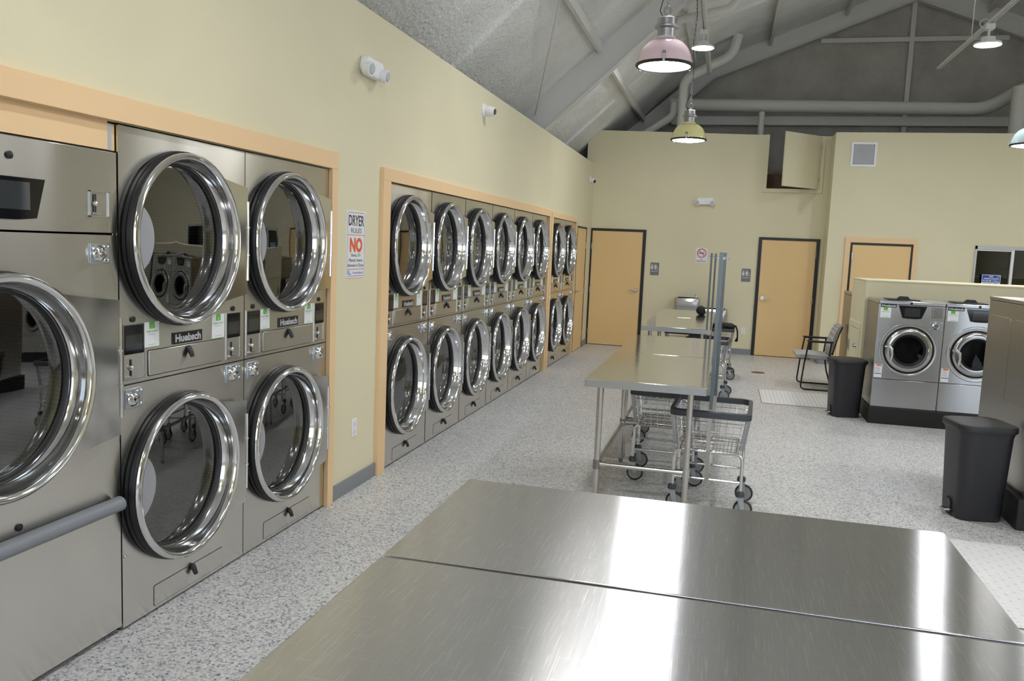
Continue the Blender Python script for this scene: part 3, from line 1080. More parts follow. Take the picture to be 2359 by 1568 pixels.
# filler board over it
struct(MB().box(-0.03, -0.006, -1.5, 2.895, 2.045, 2.160).build('trim_4', 'orange'))
struct(MB().box(-0.03, -0.010, 2.900, 2.922, 2.045, 2.150).build('trim_5', 'alu'))
struct(MB().box(-0.03, -0.012, 2.922, 2.941, 2.045, 2.150).build('trim_6', 'orange'))
bundle('laundry_bundle', (-0.26, BY0 + cv - 0.10, 0.83), 0.19, 'tealcloth', 'teal laundry lying in the drum of the large machine', 21)

# ------------------------------------------------------------------ signs and small fittings on the left wall
sg = MB()
y0, y1, z0, z1 = 5.066, 5.362, 1.474, 1.921
sg.prism(rrect((y1 - y0) / 2, (z1 - z0) / 2, 0.008, 3, (y0 + y1) / 2, (z0 + z1) / 2), 'x', 0.0, 0.004, 0)
x = 0.0046
cy = (y0 + y1) / 2
def vline(mb, ya, yb, za, zb, m, xx=x):
    mb.add([(xx, ya, za), (xx, yb, za), (xx, yb, zb), (xx, ya, zb)], [(0, 1, 2, 3)], m)
for p in ((y0 + .012, y0 + .016, z0 + .02, z1 - .022), (y1 - .016, y1 - .012, z0 + .02, z1 - .022), (y0 + .02, y1 - .02, z0 + .010, z0 + .014),
          (y0 + .02, y1 - .02, z1 - .016, z1 - .012), (y0 + .012, y1 - .012, 1.757, 1.761), (y0 + .012, y1 - .012, 1.529, 1.533)):
    vline(sg, *p, 1)
sg.text('DRYER', 0.070, (x, cy, 1.822), Yv, Zv, 2, 0.018, w=0.236)
sg.text('RULES', 0.033, (x, cy, 1.773), Yv, Zv, 2, 0.0, w=0.165)
sg.text('NO', 0.088, (x, cy, 1.651), Yv, Zv, 3, 0.05, w=0.195)
sg.text('Shoes, Or', 0.021, (x, cy, 1.616), Yv, Zv, 2, 0.008, w=0.150)
sg.text('Plastic Items', 0.021, (x, cy, 1.582), Yv, Zv, 2, 0.008, w=0.208)
sg.text('Allowed in Dryer', 0.021, (x, cy, 1.548), Yv, Zv, 2, 0.008, w=0.256)
vline(sg, y0 + .022, y0 + .052, 1.496, 1.522, 4)
vline(sg, y0 + .052, y0 + .075, 1.492, 1.506, 4)
sq = [(x + .001, y0 + 0.10 + 0.165 * i / 26, 1.506 + 0.006 * math.sin(i * 1.7) + 0.003 * math.sin(i * 0.9)) for i in range(27)]
sg.tube(sq, 0.0011, 4, 5)
tag(sg.build('dryer_rules_sign', ['paper', 'pinkline', 'ink', 'orangeink', 'skyink', 'blueink']),
    'white DRYER RULES sign with an orange NO on the yellow wall between the dryer banks', 'sign')

def outlet(loc, axis, label):
    e = thing('power_outlet', label, 'outlet', loc)
    if axis == 'x':
        MB().box(0, 0.006, -0.038, 0.038, -0.062, 0.062).build('cover_plate', 'white', e, bevel=0.002)
        for dz in (-0.024, 0.024):
            MB().box(0.006, 0.009, -0.017, 0.017, dz - 0.015, dz + 0.015).build('socket', 'signwhite', e)
    else:
        MB().box(-0.035, 0.035, -0.006, 0, -0.060, 0.060).build('cover_plate', 'white', e, bevel=0.002)
        for dz in (-0.024, 0.024):
            MB().box(-0.017, 0.017, -0.009, -0.006, dz - 0.015, dz + 0.015).build('socket', 'signwhite', e)
    return e
outlet((0, 5.245, 0.435), 'x', 'white outlet low on the yellow wall under the dryer rules sign')
outlet((2.787, YF, 0.42), 'y', 'white outlet low on the far wall beside the right restroom door')

def emergency_light(loc, rz, label):
    """local: face towards -y, width along x"""
    e = thing('emergency_light', label, 'light', loc, rz)
    mb = MB()
    mb.prism([(-0.13, 0.06), (-0.15, -0.02), (-0.10, -0.06), (0.10, -0.06), (0.15, -0.02), (0.13, 0.06)], 'y', -0.055, 0.0)
    mb.build('housing', 'white', e, bevel=0.01)
    for s in (-1, 1):
        h = MB()
        h.tube([(s * 0.125, -0.03, -0.02), (s * 0.13, -0.085, -0.028)], [0.042, 0.048], 18)
        o = h.build('lamp_head', 'white', e)
        MB().tube([(s * 0.130, -0.0851, -0.028), (s * 0.1305, -0.092, -0.029)], [0.038, 0.030], 18).build('lens', 'badgegrey', o)
    return e
emergency_light((0, 5.36, 2.875), R(90), 'white twin-head emergency light high on the left wall')
emergency_light((1.982, YF, 2.650), 0, 'white twin-head emergency light in the middle of the far wall')

def security_camera(loc, label, s=1.0):
    e = thing('security_camera', label, 'camera', loc)
    mb = MB()
    mb.lathe([(0.065 * s, 0.0), (0.065 * s, 0.012 * s), (0.058 * s, 0.02 * s), (0.0005, 0.02 * s)], (0, 0, 0), 'x', 24)
    mb.build('mount', 'white', e)
    h = MB()
    dirv = Vector((0.75, -0.60, -0.25)).normalized()
    if s > 1.01:
        dirv = Vector((0.80, -0.10, -0.10)).normalized()
    p = Vector((0.015 * s, 0, 0))
    h.tube([p, p + dirv * 0.03 * s, p + dirv * 0.09 * s, p + dirv * 0.10 * s], [0.050 * s, 0.050 * s, 0.042 * s, 0.034 * s], 20)
    o = h.build('camera_head', 'white', e)
    MB().tube([p + dirv * 0.1001 * s, p + dirv * 0.104 * s], [0.030 * s, 0.026 * s], 16).build('lens', 'black', o)
    return e
security_camera((0, 8.10, 3.045), 'white dome security camera high on the left wall past the emergency light', 1.05)
security_camera((0, 14.78, 2.94), 'small white security camera in the far left corner', 1.0)

# ------------------------------------------------------------------ far wall fittings
ns = MB()
x0, x1, z0, z1 = 1.887, 2.088, 1.577, 1.838
ns.box(x0, x1, YF - 0.004, YF, z0, z1, 0)
cx, yy = (x0 + x1) / 2, YF - 0.0046
rcz = z1 - 0.092
n = 40
vs, fs = [], []
for i in range(n):
    a = 2 * PI * i / n
    vs += [(cx + 0.080 * math.cos(a), yy - .0006, rcz + 0.080 * math.sin(a)), (cx + 0.066 * math.cos(a), yy - .0006, rcz + 0.066 * math.sin(a))]
for i in range(n):
    j = (i + 1) % n
    fs.append((2 * i, 2 * j, 2 * j + 1, 2 * i + 1))
ns.add(vs, fs, 1)
ns.beam((cx - 0.052, yy - .001, rcz + 0.052), (cx + 0.052, yy - .001, rcz - 0.052), 0.013, 0.001, 1, up=(0, 1, 0))
ns.box(cx - 0.055, cx + 0.045, yy - .0004, yy, rcz - 0.008, rcz + 0.006, 2)
ns.tube([(cx + 0.01 + 0.035 * math.sin(t * .5), yy - .0005, rcz + 0.012 + t * 0.007) for t in range(7)], 0.0022, 4, 3)
ns.text('NO', 0.017, (cx, yy, z0 + 0.050), Xv, Zv, 2, 0.02)
ns.text('SMOKING', 0.019, (cx, yy, z0 + 0.018), Xv, Zv, 2, 0.02, w=0.165)
tag(ns.build('no_smoking_sign', ['paper', 'redink', 'ink', 'greyink']), 'white NO SMOKING sign with a red circle on the far wall', 'sign')

def restroom_sign(cx, cz, label):
    mb = MB()
    mb.prism(rrect(0.0775, 0.113, 0.016, 4, 0, 0), 'y', -0.006, 0.0, 0)
    y = -0.0068
    def poly(pts):
        mb.add([(px, y, pz) for px, pz in pts], [tuple(range(len(pts)))], 1)
    def disc(px, pz, r):
        poly([(px + r * math.cos(2 * PI * i / 14), pz + r * math.sin(2 * PI * i / 14)) for i in range(14)])
    # woman
    a = -0.048
    disc(a, 0.071, 0.010)
    poly([(a - 0.009, 0.058), (a + 0.009, 0.058), (a + 0.022, 0.020), (a + 0.012, 0.014), (a + 0.012, -0.012), (a - 0.012, -0.012), (a - 0.012, 0.014), (a - 0.022, 0.020)])
    poly([(-0.018, 0.078), (-0.018, -0.014), (-0.014, -0.014), (-0.014, 0.078)])
    # man
    a = 0.014
    disc(a, 0.071, 0.010)
    poly([(a - 0.018, 0.058), (a + 0.018, 0.058), (a + 0.020, 0.022), (a + 0.012, 0.022), (a + 0.011, -0.012), (a - 0.011, -0.012), (a - 0.012, 0.022), (a - 0.020, 0.022)])
    # wheelchair
    a = 0.052
    disc(a - 0.006, 0.040, 0.006)
    mb.tube([(a - 0.005, y - .001, 0.032), (a - 0.003, y - .001, 0.014), (a + 0.010, y - .001, 0.012), (a + 0.016, y - .001, -0.006)], 0.0028, 5, 1)
    mb.tube([(a + 0.015 * math.cos(t), y - .001, 0.002 + 0.015 * math.sin(t)) for t in [R(130 + 25 * k) for k in range(9)]], 0.0022, 5, 1)
    mb.text('RESTROOM', 0.016, (0, y, -0.052), Xv, Zv, 1, 0.02, w=0.115)
    mb.box(-0.055, 0.055, y, -0.006, -0.075, -0.070, 0)
    o = mb.build('restroom_sign', ['signgrey', 'signwhite'])
    o.location = (cx, YF, cz)
    return tag(o, label, 'sign', 'restroom signs')
restroom_sign(1.182, 1.432, 'grey restroom sign with white figures right of the left restroom door')
restroom_sign(2.767, 1.395, 'grey restroom sign with white figures left of the right restroom door')

# vent grille on the step wall
vg = thing('vent_grille', 'square white vent grille high on the forward wall', 'vent', (4.44, YS, 3.427))
mb = MB()
h, t = 0.192, 0.034
mb.box(-h, -h + t, -0.015, 0, -h, h); mb.box(h - t, h, -0.015, 0, -h, h)
mb.box(-h + t, h - t, -0.015, 0, h - t, h); mb.box(-h + t, h - t, -0.015, 0, -h, -h + t)
mb.build('grille_frame', 'white', vg)
mb = MB()
k = 16
for i in range(1, k):
    c = -h + t + (2 * h - 2 * t) * i / k
    mb.box(c - 0.0035, c + 0.0035, -0.010, -0.002, -h + t, h - t)
    mb.box(-h + t, h - t, -0.010, -0.002, c - 0.0035, c + 0.0035)
mb.build('grille_bars', 'white', vg)
MB().box(-h + t, h - t, -0.0015, 0, -h + t, h - t).build('backing', 'black', vg)

# sign in the window
asg = MB()
x0, x1, z0, z1 = 6.331, 6.597, 1.385, 1.595
yy = YS - 0.022
asg.box(x0, x1, yy, yy + 0.004, z0, z1, 0)
f = yy - 0.0006
cx = (x0 + x1) / 2
asg.add([(x0 + .008, f, 1.477), (x1 - .008, f, 1.477), (x1 - .008, f, z1 - .008), (x0 + .008, f, z1 - .008)], [(0, 1, 2, 3)], 1)
f2 = f - 0.0005
asg.text('FOR', 0.022, (cx, f2, 1.557), Xv, Zv, 0, 0.03)
asg.text('ASSISTANCE', 0.023, (cx, f2, 1.523), Xv, Zv, 0, 0.03, w=0.215)
asg.text('PLEASE CALL', 0.023, (cx, f2, 1.489), Xv, Zv, 0, 0.03, w=0.228)
asg.text('814-836-0094', 0.022, (cx, f2, 1.446), Xv, Zv, 1, 0.02, w=0.20)
asg.add([(x1 - .052, f2, 1.560), (x1 - .016, f2, 1.560), (x1 - .016, f2, 1.576), (x1 - .052, f2, 1.576)], [(0, 1, 2, 3)], 2)
tag(asg.build('assistance_sign', ['paper', 'blueink', 'skyink']), 'blue and white FOR ASSISTANCE PLEASE CALL sign in the office window', 'sign')

# drinking fountains
def fountain(cx, ztop, label):
    e = thing('drinking_fountain', label, 'drinking fountain', (cx, YF, ztop))
    hw, dp = 0.215, 0.40
    def ring(hx, d0, z, r=0.05):
        pts = [(-hx, 0.0)]
        base = rrect(hx, (d0 + 0.1) / 2, r, 5, 0, -(d0 - 0.1) / 2)
        return [(px, min(py, -0.001), z) for px, py in base]
    mb = MB()
    mb.loft([ring(hw - 0.03, dp - 0.08, -0.30), ring(hw - 0.01, dp - 0.02, -0.155), ring(hw - 0.004, dp - 0.004, -0.15), ring(hw, dp, -0.13), ring(hw, dp, -0.012), ring(hw - 0.008, dp - 0.008, 0.0),
             ring(hw - 0.03, dp - 0.03, 0.0), ring(hw - 0.10, dp - 0.10, -0.03)])
    mb.build('basin', 'panel2', e)
    MB().tube([(hw - 0.07, -0.10, -0.01), (hw - 0.07, -0.10, 0.05), (hw - 0.09, -0.13, 0.06)], 0.012, 10).build('bubbler', 'chrome', e)
    MB().prism(rrect(0.10, 0.025, 0.02, 4, 0, -0.075), 'y', -dp - 0.006, -dp + 0.002).build('push_bar', 'panel2', e, bevel=0.002)
    return e
fountain(1.80, 0.955, 'higher stainless drinking fountain on the far wall, the left one of two')
fountain(2.275, 0.79, 'lower stainless drinking fountain on the far wall, the right one of two')

# ------------------------------------------------------------------ folding tables
def make_table(mat, label, group):
    e = thing('folding_table', label, 'table', group=group)
    Lh, Wh, zt = 0.773, 0.388, 0.90
    t = MB()
    t.box(-Wh, Wh, -Lh, Lh, zt - 0.008, zt)
    top = t.build('tabletop', mat, e, bevel=0.003, seg=3)
    a = MB()
    z0 = zt - 0.052
    a.box(-Wh + .003, Wh - .003, -Lh + .003, -Lh + 0.006, z0, zt - 0.006); a.box(-Wh + .003, Wh - .003, Lh - 0.006, Lh - .003, z0, zt - 0.006)
    a.box(-Wh + .003, -Wh + 0.006, -Lh + .003, Lh - .003, z0, zt - 0.006); a.box(Wh - 0.006, Wh - .003, -Lh + .003, Lh - .003, z0, zt - 0.006)
    a.box(-Wh + 0.006, Wh - 0.006, -Lh + 0.02, -Lh + 0.10, z0 + .01, zt - 0.008); a.box(-Wh + 0.006, Wh - 0.006, Lh - 0.10, Lh - 0.02, z0 + .01, zt - 0.008)
    a.build('apron', 'apron', e)
    lx, ly = Wh - 0.10, Lh - 0.06
    for sx in (-1, 1):
        for sy in (-1, 1):
            l = MB()
            l.tube([(sx * lx, sy * ly, 0.03), (sx * lx, sy * ly, z0 + 0.02)], 0.0205, 14)
            o = l.build('leg', 'tube', e)
            MB().tube([(sx * lx, sy * ly, 0.0), (sx * lx, sy * ly, 0.012), (sx * lx, sy * ly, 0.032)], [0.016, 0.018, 0.0215], 14).build('foot', 'castalu', o)
    c = MB()
    zc = 0.33
    def bar(p, q):
        c.tube([p, q], 0.0155, 12)
        pv, qv = Vector(p), Vector(q)
        dv = (qv - pv).normalized()
        for s, dd in ((pv, dv), (qv, -dv)):
            c.tube([s + dd * 0.02, s + dd * 0.06], 0.020, 12)
            c.tube([s + Vector((0, 0, -0.03)), s + Vector((0, 0, 0.03))], 0.0255, 14)
    bar((-lx, -ly, zc), (lx, -ly, zc))
    bar((-lx, ly, zc), (lx, ly, zc))
    bar((-lx, -ly, zc), (-lx, ly, zc))
    c.build('crossbar', 'tube', e)
    return e
GT = 'steel folding tables down the middle'
tA = make_table('scratched', 'table', GT)
tA['label'] = 'scratched steel folding table in the foreground, the farther one beyond the seam'
tA.location = (2.365, 2.392, 0); tA.rotation_euler = (0, 0, R(90))
dup(tA, (2.365, 1.600, 0), R(90), 'scratched steel folding table cut off by the bottom of the photo')
tB = make_table('tabletop', 'steel folding table behind the foreground pair, its near end beside the wire cart with poles', GT)
tB.location = (1.975, 6.065, 0)
dup(tB, (1.972, 7.635, 0), 0, 'steel folding table end to end behind the one with the front cart')
dup(tB, (1.925, 10.225, 0), 0, 'nearer steel folding table of the far pair, in front of the drinking fountains')
dup(tB, (1.920, 11.785, 0), 0, 'farthest steel folding table, with a black bundle on it')

mb = MB()
mb.ellipsoid((0, 0, 0.062), 0.062, 0.058, 0.062, 0, 18, 12, 0.05, 5)
mb.ellipsoid((0.02, 0.03, 0.03), 0.05, 0.05, 0.03, 0, 14, 8, 0.1, 6)
o = mb.build('rolled_bundle', 'blackcloth')
o.location = (2.125, 11.75, 0.90)
tag(o, 'small black rolled bundle lying on the farthest folding table', 'bundle')

# ------------------------------------------------------------------ laundry carts
def make_cart(label, poles):
    e = thing('laundry_cart', label, 'cart', group='wire laundry carts around the tables')
    HX, HY, ZT = 0.262, 0.322, 0.70
    BX, BY, ZB = 0.205, 0.265, 0.44
    # bumper rim
    rim = MB()
    outer, inner = rrect(HX, HY, 0.07, 6), rrect(HX - 0.028, HY - 0.028, 0.05, 6)
    n = len(outer)
    rr = []
    for (pts, z) in ((outer, ZT - 0.026), (outer, ZT + 0.016), (inner, ZT + 0.020), (inner, ZT - 0.022)):
        rr.append([(p[0], p[1], z) for p in pts])
    rr.append(rr[0])
    rim.loft(rr, 0, cap=False)
    rim.build('bumper_rim', 'rim', e, bevel=0.004)
    bk = MB()
    top = rrect(HX - 0.024, HY - 0.024, 0.05, 4)
    bot = rrect(BX, BY, 0.04, 4)
    def loop(k, r=0.0026):
        z = ZT - 0.01 + (ZB - ZT + 0.01) * k
        bk.tube([(a[0] + (b[0] - a[0]) * k, a[1] + (b[1] - a[1]) * k, z) for a, b in zip(top, bot)], r, 5, closed=True)
    for k in (0.18, 0.45, 0.72, 1.0):
        loop(k)
    nx, ny = 8, 10
    for i in range(nx + 1):
        f = -0.9 + 1.8 * i / nx
        for s in (-1, 1):
            bk.tube([(f * (HX - 0.024), s * (HY - 0.024), ZT), (f * BX, s * BY, ZB), (f * BX, s * BY * 0.9, ZB)], 0.0019, 4, cap=False)
    for i in range(ny + 1):
        f = -0.9 + 1.8 * i / ny
        for s in (-1, 1):
            bk.tube([(s * (HX - 0.024), f * (HY - 0.024), ZT), (s * BX, f * BY, ZB), (s * BX * 0.9, f * BY, ZB)], 0.0019, 4, cap=False)
    for i in range(17):
        f = -1 + 2 * i / 16
        bk.tube([(f * BX * 0.94, -BY, ZB), (f * BX * 0.94, BY, ZB)], 0.0019, 4, cap=False)
    for i in range(5):
        f = -0.9 + 1.8 * i / 4
        bk.tube([(-BX, f * BY, ZB - 0.004), (BX, f * BY, ZB - 0.004)], 0.0024, 4, cap=False)
    bk.build('wire_basket', 'chromed', e)
    for sx in (-1, 1):
        mb = MB()
        mb.beam((sx * (HX - 0.020), -HY * 0.78, ZT - 0.02), (sx * (BX + 0.006), -BY * 0.80, ZB + 0.02), 0.034, 0.004, up=(0, 1, 0))
        mb.build('corner_guard', 'castalu', e)
    PX, PY = 0.222, 0.20
    fr = MB()
    r = 0.0115
    for s in (-1, 1):
        arc = []
        for i in range(7):
            a = R(90 * i / 6)
            arc.append((PX - 0.05 + 0.05 * math.sin(a), s * PY, ZB - 0.06 + 0.05 * math.cos(a)))
        pts = [(-p[0], p[1], p[2]) for p in reversed(arc)] + arc
        pts = [(-PX, s * PY, 0.155)] + pts + [(PX, s * PY, 0.155)]
        fr.tube(pts, r, 10)
        fr.tube([(-PX, s * PY, 0.24), (PX, s * PY, 0.24)], 0.009, 8)
    for s in (-1, 1):
        fr.tube([(s * PX, -PY, 0.27), (s * PX, PY, 0.27)], 0.009, 8)
        fr.tube([(s * (PX - 0.04), -PY - 0.04, ZB - 0.012), (s * (PX - 0.04), PY + 0.04, ZB - 0.012)], 0.009, 8)
    fr.build('frame', 'chromed', e)
    for sx in (-1, 1):
        for sy in (-1, 1):
            px, py = sx * PX, sy * PY
            ox, oy = px + 0.022, py + 0.012
            c = MB()
            c.lathe([(0.014, 0.185), (0.026, 0.180), (0.030, 0.165), (0.030, 0.150), (0.020, 0.146)], (px, py, 0), 'z', 16, 0, True, True)
            c.build('caster_collar', 'rim', e)
            k = MB()
            for s in (-1, 1):
                dy = s * 0.021
                k.prism([(px - 0.022, 0.146), (px + 0.022, 0.146), (ox + 0.014, 0.060), (ox - 0.014, 0.060)], 'y', oy + dy - 0.0015, oy + dy + 0.0015)
            k.box(px - 0.022, px + 0.022, oy - 0.0225, oy + 0.0225, 0.142, 0.147)
            k.cyl((ox, oy - 0.026, 0.0625), (ox, oy + 0.026, 0.0625), 0.006, 8)
            o = k.build('caster_fork', 'fork', e)
            wv = MB()
            wv.lathe([(0.050, -0.014), (0.060, -0.012), (0.0625, -0.006), (0.0625, 0.006), (0.060, 0.012), (0.050, 0.014)], (ox, oy, 0.0625), 'y', 28, 0)
            wv.lathe([(0.0005, -0.010), (0.020, -0.013), (0.036, -0.010), (0.050, -0.014)], (ox, oy, 0.0625), 'y', 28, 1)
            wv.lathe([(0.050, 0.014), (0.036, 0.010), (0.020, 0.013), (0.0005, 0.010)], (ox, oy, 0.0625), 'y', 28, 1)
            wv.build('wheel', ['rubber', 'caster'], e)
    if poles:
        for sy in (-1, 1):
            p = MB()
            y = sy * (HY - 0.038)
            p.box(-0.011, 0.011, y - 0.014, y - 0.011, 0.70, 1.745); p.box(-0.011, -0.008, y - 0.011, y + 0.014, 0.70, 1.745)
            p.box(0.008, 0.011, y - 0.011, y + 0.014, 0.70, 1.745)
            o = p.build('hanging_post', 'zinc', e)
            b = MB()
            b.beam((0, y - 0.020, 0.73), (0, sy * (BY + 0.010) , 0.45), 0.026, 0.005, up=(0, 1, 0))
            b.beam((0, sy * (BY + 0.010), 0.45), (0, sy * (PY + 0.016), 0.23), 0.026, 0.005, up=(0, 1, 0))
            b.build('post_bracket', 'tube', o)
            h = MB()
            h.box(-0.026, 0.026, y - 0.010, y + 0.010, 1.70, 1.715)
            h.ellipsoid((-0.024, y, 1.708), 0.007, 0.008, 0.011, 0, 8, 6); h.ellipsoid((0.024, y, 1.708), 0.007, 0.008, 0.011, 0, 8, 6)
            h.build('post_head', 'castalu', o)
    return e
cA = make_cart('wire laundry cart with tall hanging posts at the corner of the middle table', True)
cA.location = (2.40, 5.80, 0); cA.rotation_euler = (0, 0, R(-2.2))
cC = dup(cA, (2.270, 10.40, 0), R(-4), 'wire laundry cart with tall hanging posts, the farther one, beside the far pair of tables')
cB = make_cart('wire laundry cart without posts tucked under the middle table behind the front cart', False)
cB.location = (2.055, 6.455, 0)
dup(cB, (1.955, 7.72, 0), 0, 'wire laundry cart hidden under the middle table, only a back wheel showing')
dup(cB, (1.95, 11.45, 0), 0, 'wire laundry cart with its dark rim showing under the far pair of tables')
dup(cB, (2.335, 12.16, 0), 0, 'farthest wire laundry cart, with a black bag on its rim')

bg = thing('shoulder_bag', 'black bag with a hanging strap lying on the farthest laundry cart', 'bag', (2.44, 12.05, 0.705))
mb = MB()
mb.ellipsoid((0, 0, 0.03), 0.16, 0.17, 0.055, 0, 18, 10, 0.10, 11)
mb.ellipsoid((0.05, -0.08, 0.045), 0.10, 0.10, 0.045, 0, 16, 9, 0.12, 12)
mb.build('bag_body', 'blackcloth', bg)
mb = MB()
mb.tube([(0.10, -0.10, 0.07), (0.17, -0.10, 0.05), (0.195, -0.10, -0.02), (0.20, -0.10, -0.10), (0.185, -0.10, -0.16), (0.20, -0.11, -0.13)], [0.012, 0.012, 0.011, 0.010, 0.022, 0.016], 8)
mb.build('strap', 'blackcloth', bg)

# ------------------------------------------------------------------ washers
def make_washer():
    e = thing('front_load_washer', '', 'washer', group='stainless front-load washers on the black plinth')
    W, D, z0, z1 = 0.648, 0.745, 0.182, 1.325
    cb = MB()
    cb.box(0, 0.004, 0.0, D, z0, z1 - 0.04); cb.box(W - 0.004, W, 0.0, D, z0, z1 - 0.04); cb.box(0.004, W - 0.004, D - 0.004, D, z0, z1 - 0.04)
    cb.box(0.004, W - 0.004, 0.004, D - 0.004, z0, z0 + 0.004)
    cb.build('cabinet', 'sidepanel', e)
    fp = MB()
    cx, cz = 0.325, 0.808
    # front panel with round hole, in the xz plane facing -y
    tmp = MB().holed(0.004, W - 0.004, 0.488, z1 - 0.042, cx, cz, 0.251, 0.0, 0.012)
    fp.add([(p[1], -p[0] - 0.012, p[2]) for p in tmp.v], [tuple(reversed(f)) for f in tmp.f])
    fp.build('front_panel', 'panel2', e)
    MB().box(0.004, W - 0.004, -0.012, 0.004, z0, 0.482).build('kick_panel', 'panel2', e, bevel=0.003)
    MB().box(0, W, -0.014, D, z1 - 0.04, z1).build('top_lid', 'panel2', e, bevel=0.008)
    sb = MB()
    sb.box(0.10, 0.42, 0.08, 0.38, z1, z1 + 0.012)
    o = sb.build('soap_lid', 'black', e, bevel=0.005)
    MB().prism([(0.19, z1 + 0.012), (0.33, z1 + 0.012), (0.30, z1 + 0.045), (0.22, z1 + 0.045)], 'y', 0.12, 0.16).build('lid_handle', 'black', o, bevel=0.004)
    MB().lathe([(0.0005, -0.008), (0.013, -0.006), (0.013, 0.0)], (0.315, -0.014, z1 - 0.020), 'y', 14).build('push_button', 'black', e)
    # dished surround, black gap and door
    sr = MB()
    sr.lathe([(0.292, -0.012), (0.286, -0.018), (0.272, -0.019), (0.256, -0.014), (0.252, 0.01)], (cx, 0, cz), 'y', 56)
    sr.build('door_surround', 'panel2', e)
    g = MB()
    g.lathe([(0.258, 0.003), (0.228, 0.003)], (cx, 0, cz), 'y', 56)
    g.build('door_gap', 'rubber', e)
    dr = MB()
    dr.lathe([(0.234, 0.0), (0.234, -0.026), (0.228, -0.036), (0.213, -0.042), (0.185, -0.046), (0.168, -0.044), (0.160, -0.030), (0.150, 0.0)], (cx, 0, cz), 'y', 56)
    o = dr.build('door', 'doorsteel', e)
    gl = MB()
    gl.lathe([(0.0005, -0.004), (0.10, -0.012), (0.155, -0.020)], (cx, 0, cz), 'y', 40)
    gl.build('door_glass', 'washglass', o)
    gk = MB()
    gk.lathe([(0.164, -0.040), (0.152, -0.028), (0.140, -0.014)], (cx, 0, cz), 'y', 40)
    gk.build('door_seal', 'rubber', o)
    h = MB()
    h.tube([(0.118, -0.075, 0.85), (0.150, -0.085, 0.82), (0.158, -0.085, 0.76), (0.150, -0.075, 0.69)], [0.016, 0.018, 0.014, 0.012], 10)
    h.cyl((0.125, -0.03, 0.84), (0.125, -0.08, 0.84), 0.018, 12)
    h.cyl((0.085, -0.05, 0.84), (0.15, -0.06, 0.84), 0.012, 10)
    h.build('door_handle', 'chrome', o)
    h = MB()
    for dz in (-0.045, -0.028, 0.028, 0.045):
        h.ellipsoid((0.515, -0.052, cz + dz - 0.02), 0.010, 0.007, 0.010, 0, 8, 6)
    h.build('hinge_screw', 'chrome', o)
    dm = MB()
    dm.lathe([(0.235, 0.0), (0.235, 0.08), (0.235, 0.45), (0.0005, 0.46)], (cx, 0.004, cz), 'y', 32)
    dm.build('drum', 'drum', e)
    dp = MB()
    dp.prism([(0.192, 1.278), (0.236, 1.150), (0.28, 1.143), (0.38, 1.143), (0.424, 1.150), (0.468, 1.278)], 'y', -0.020, -0.012, 0)
    dp.box(0.255, 0.405, -0.0208, -0.020, 1.166, 1.255, 1)
    dp.build('display', ['screen', 'screenlit'], e)
    bd = MB().box(0.018, 0.172, -0.017, -0.012, 1.252, 1.286, 0)
    bd.text('Huebsch', 0.021, (0.095, -0.0176, 1.260), Xv, Zv, 1, 0.045, w=0.138)
    bd.build('brand_badge', ['black', 'badgegrey'], e)
    st = MB()
    st.box(0.018, 0.122, -0.0136, -0.012, 1.138, 1.250, 0)
    st.box(0.046, 0.088, -0.0146, -0.0136, 1.218, 1.252, 1)
    st.box(0.018, 0.122, -0.0142, -0.0136, 1.138, 1.141, 1)
    st.text('SCAN TO PAY', 0.010, (0.070, -0.0148, 1.200), Xv, Zv, 1, 0.01, w=0.075)
    st.box(0.045, 0.095, -0.0142, -0.0136, 1.150, 1.153, 2)
    st.build('payment_sticker', ['paper', 'green', 'greyink'], e)
    cp = MB()
    cp.box(0.512, 0.622, -0.018, -0.012, 1.160, 1.274, 0)
    cp.box(0.528, 0.534, -0.020, -0.018, 1.185, 1.235, 1)
    cp.box(0.520, 0.545, -0.026, -0.018, 1.178, 1.185, 0)
    cp.box(0.520, 0.540, -0.019, -0.018, 1.245, 1.262, 1)
    cp.build('coin_slot', ['chromed', 'greyink'], e)
    lp = MB().box(0.504, 0.630, -0.018, -0.012, 1.030, 1.126)
    o = lp.build('lock_plate', 'lockplate', e, bevel=0.002)
    lc = MB().lathe([(0.0005, -0.042), (0.020, -0.042), (0.024, -0.030), (0.036, -0.028), (0.038, -0.018)], (0.567, 0, 1.080), 'y', 20)
    for dx in (-0.052, 0.052):
        for dz in (-0.036, 0.036):
            lc.ellipsoid((0.567 + dx, -0.019, 1.078 + dz), 0.006, 0.005, 0.006, 0, 8, 6)
    lc.build('lock_cylinder', 'chrome', o)
    ws = MB()
    ws.box(0.008, 0.084, -0.0136, -0.012, 0.498, 0.640, 0)
    ws.box(0.024, 0.076, -0.0146, -0.0136, 0.622, 0.637, 1)
    ws.box(0.012, 0.080, -0.0142, -0.0136, 0.535, 0.543, 2)
    for k in range(6):
        ws.box(0.016, 0.070 - 0.004 * (k % 3), -0.0140, -0.0136, 0.556 + k * 0.010, 0.5585 + k * 0.010, 3)
    ws.build('warning_label', ['paper', 'orangeink', 'blueink', 'greyink'], e)
    return e
wz = make_washer()
wz['label'] = 'stainless front-load washer at the end of its row, beside the black bin'
wz.location = (4.026, 9.572, 0)
dup(wz, (4.680, 9.572, 0), 0, 'second stainless front-load washer, partly hidden by the steel machine at right')
dup(wz, (5.334, 9.572, 0), 0, 'third stainless front-load washer of the row, hidden behind the steel machine at right')
dup(wz, (5.988, 9.572, 0), 0, 'fourth stainless front-load washer of the row, past the right edge')
tag(MB().box(4.008, 6.70, 9.53, 10.32, 0, 0.180).build('machine_plinth', 'plinth', bevel=0.006), 'black plinth under the row of front-load washers', 'plinth')

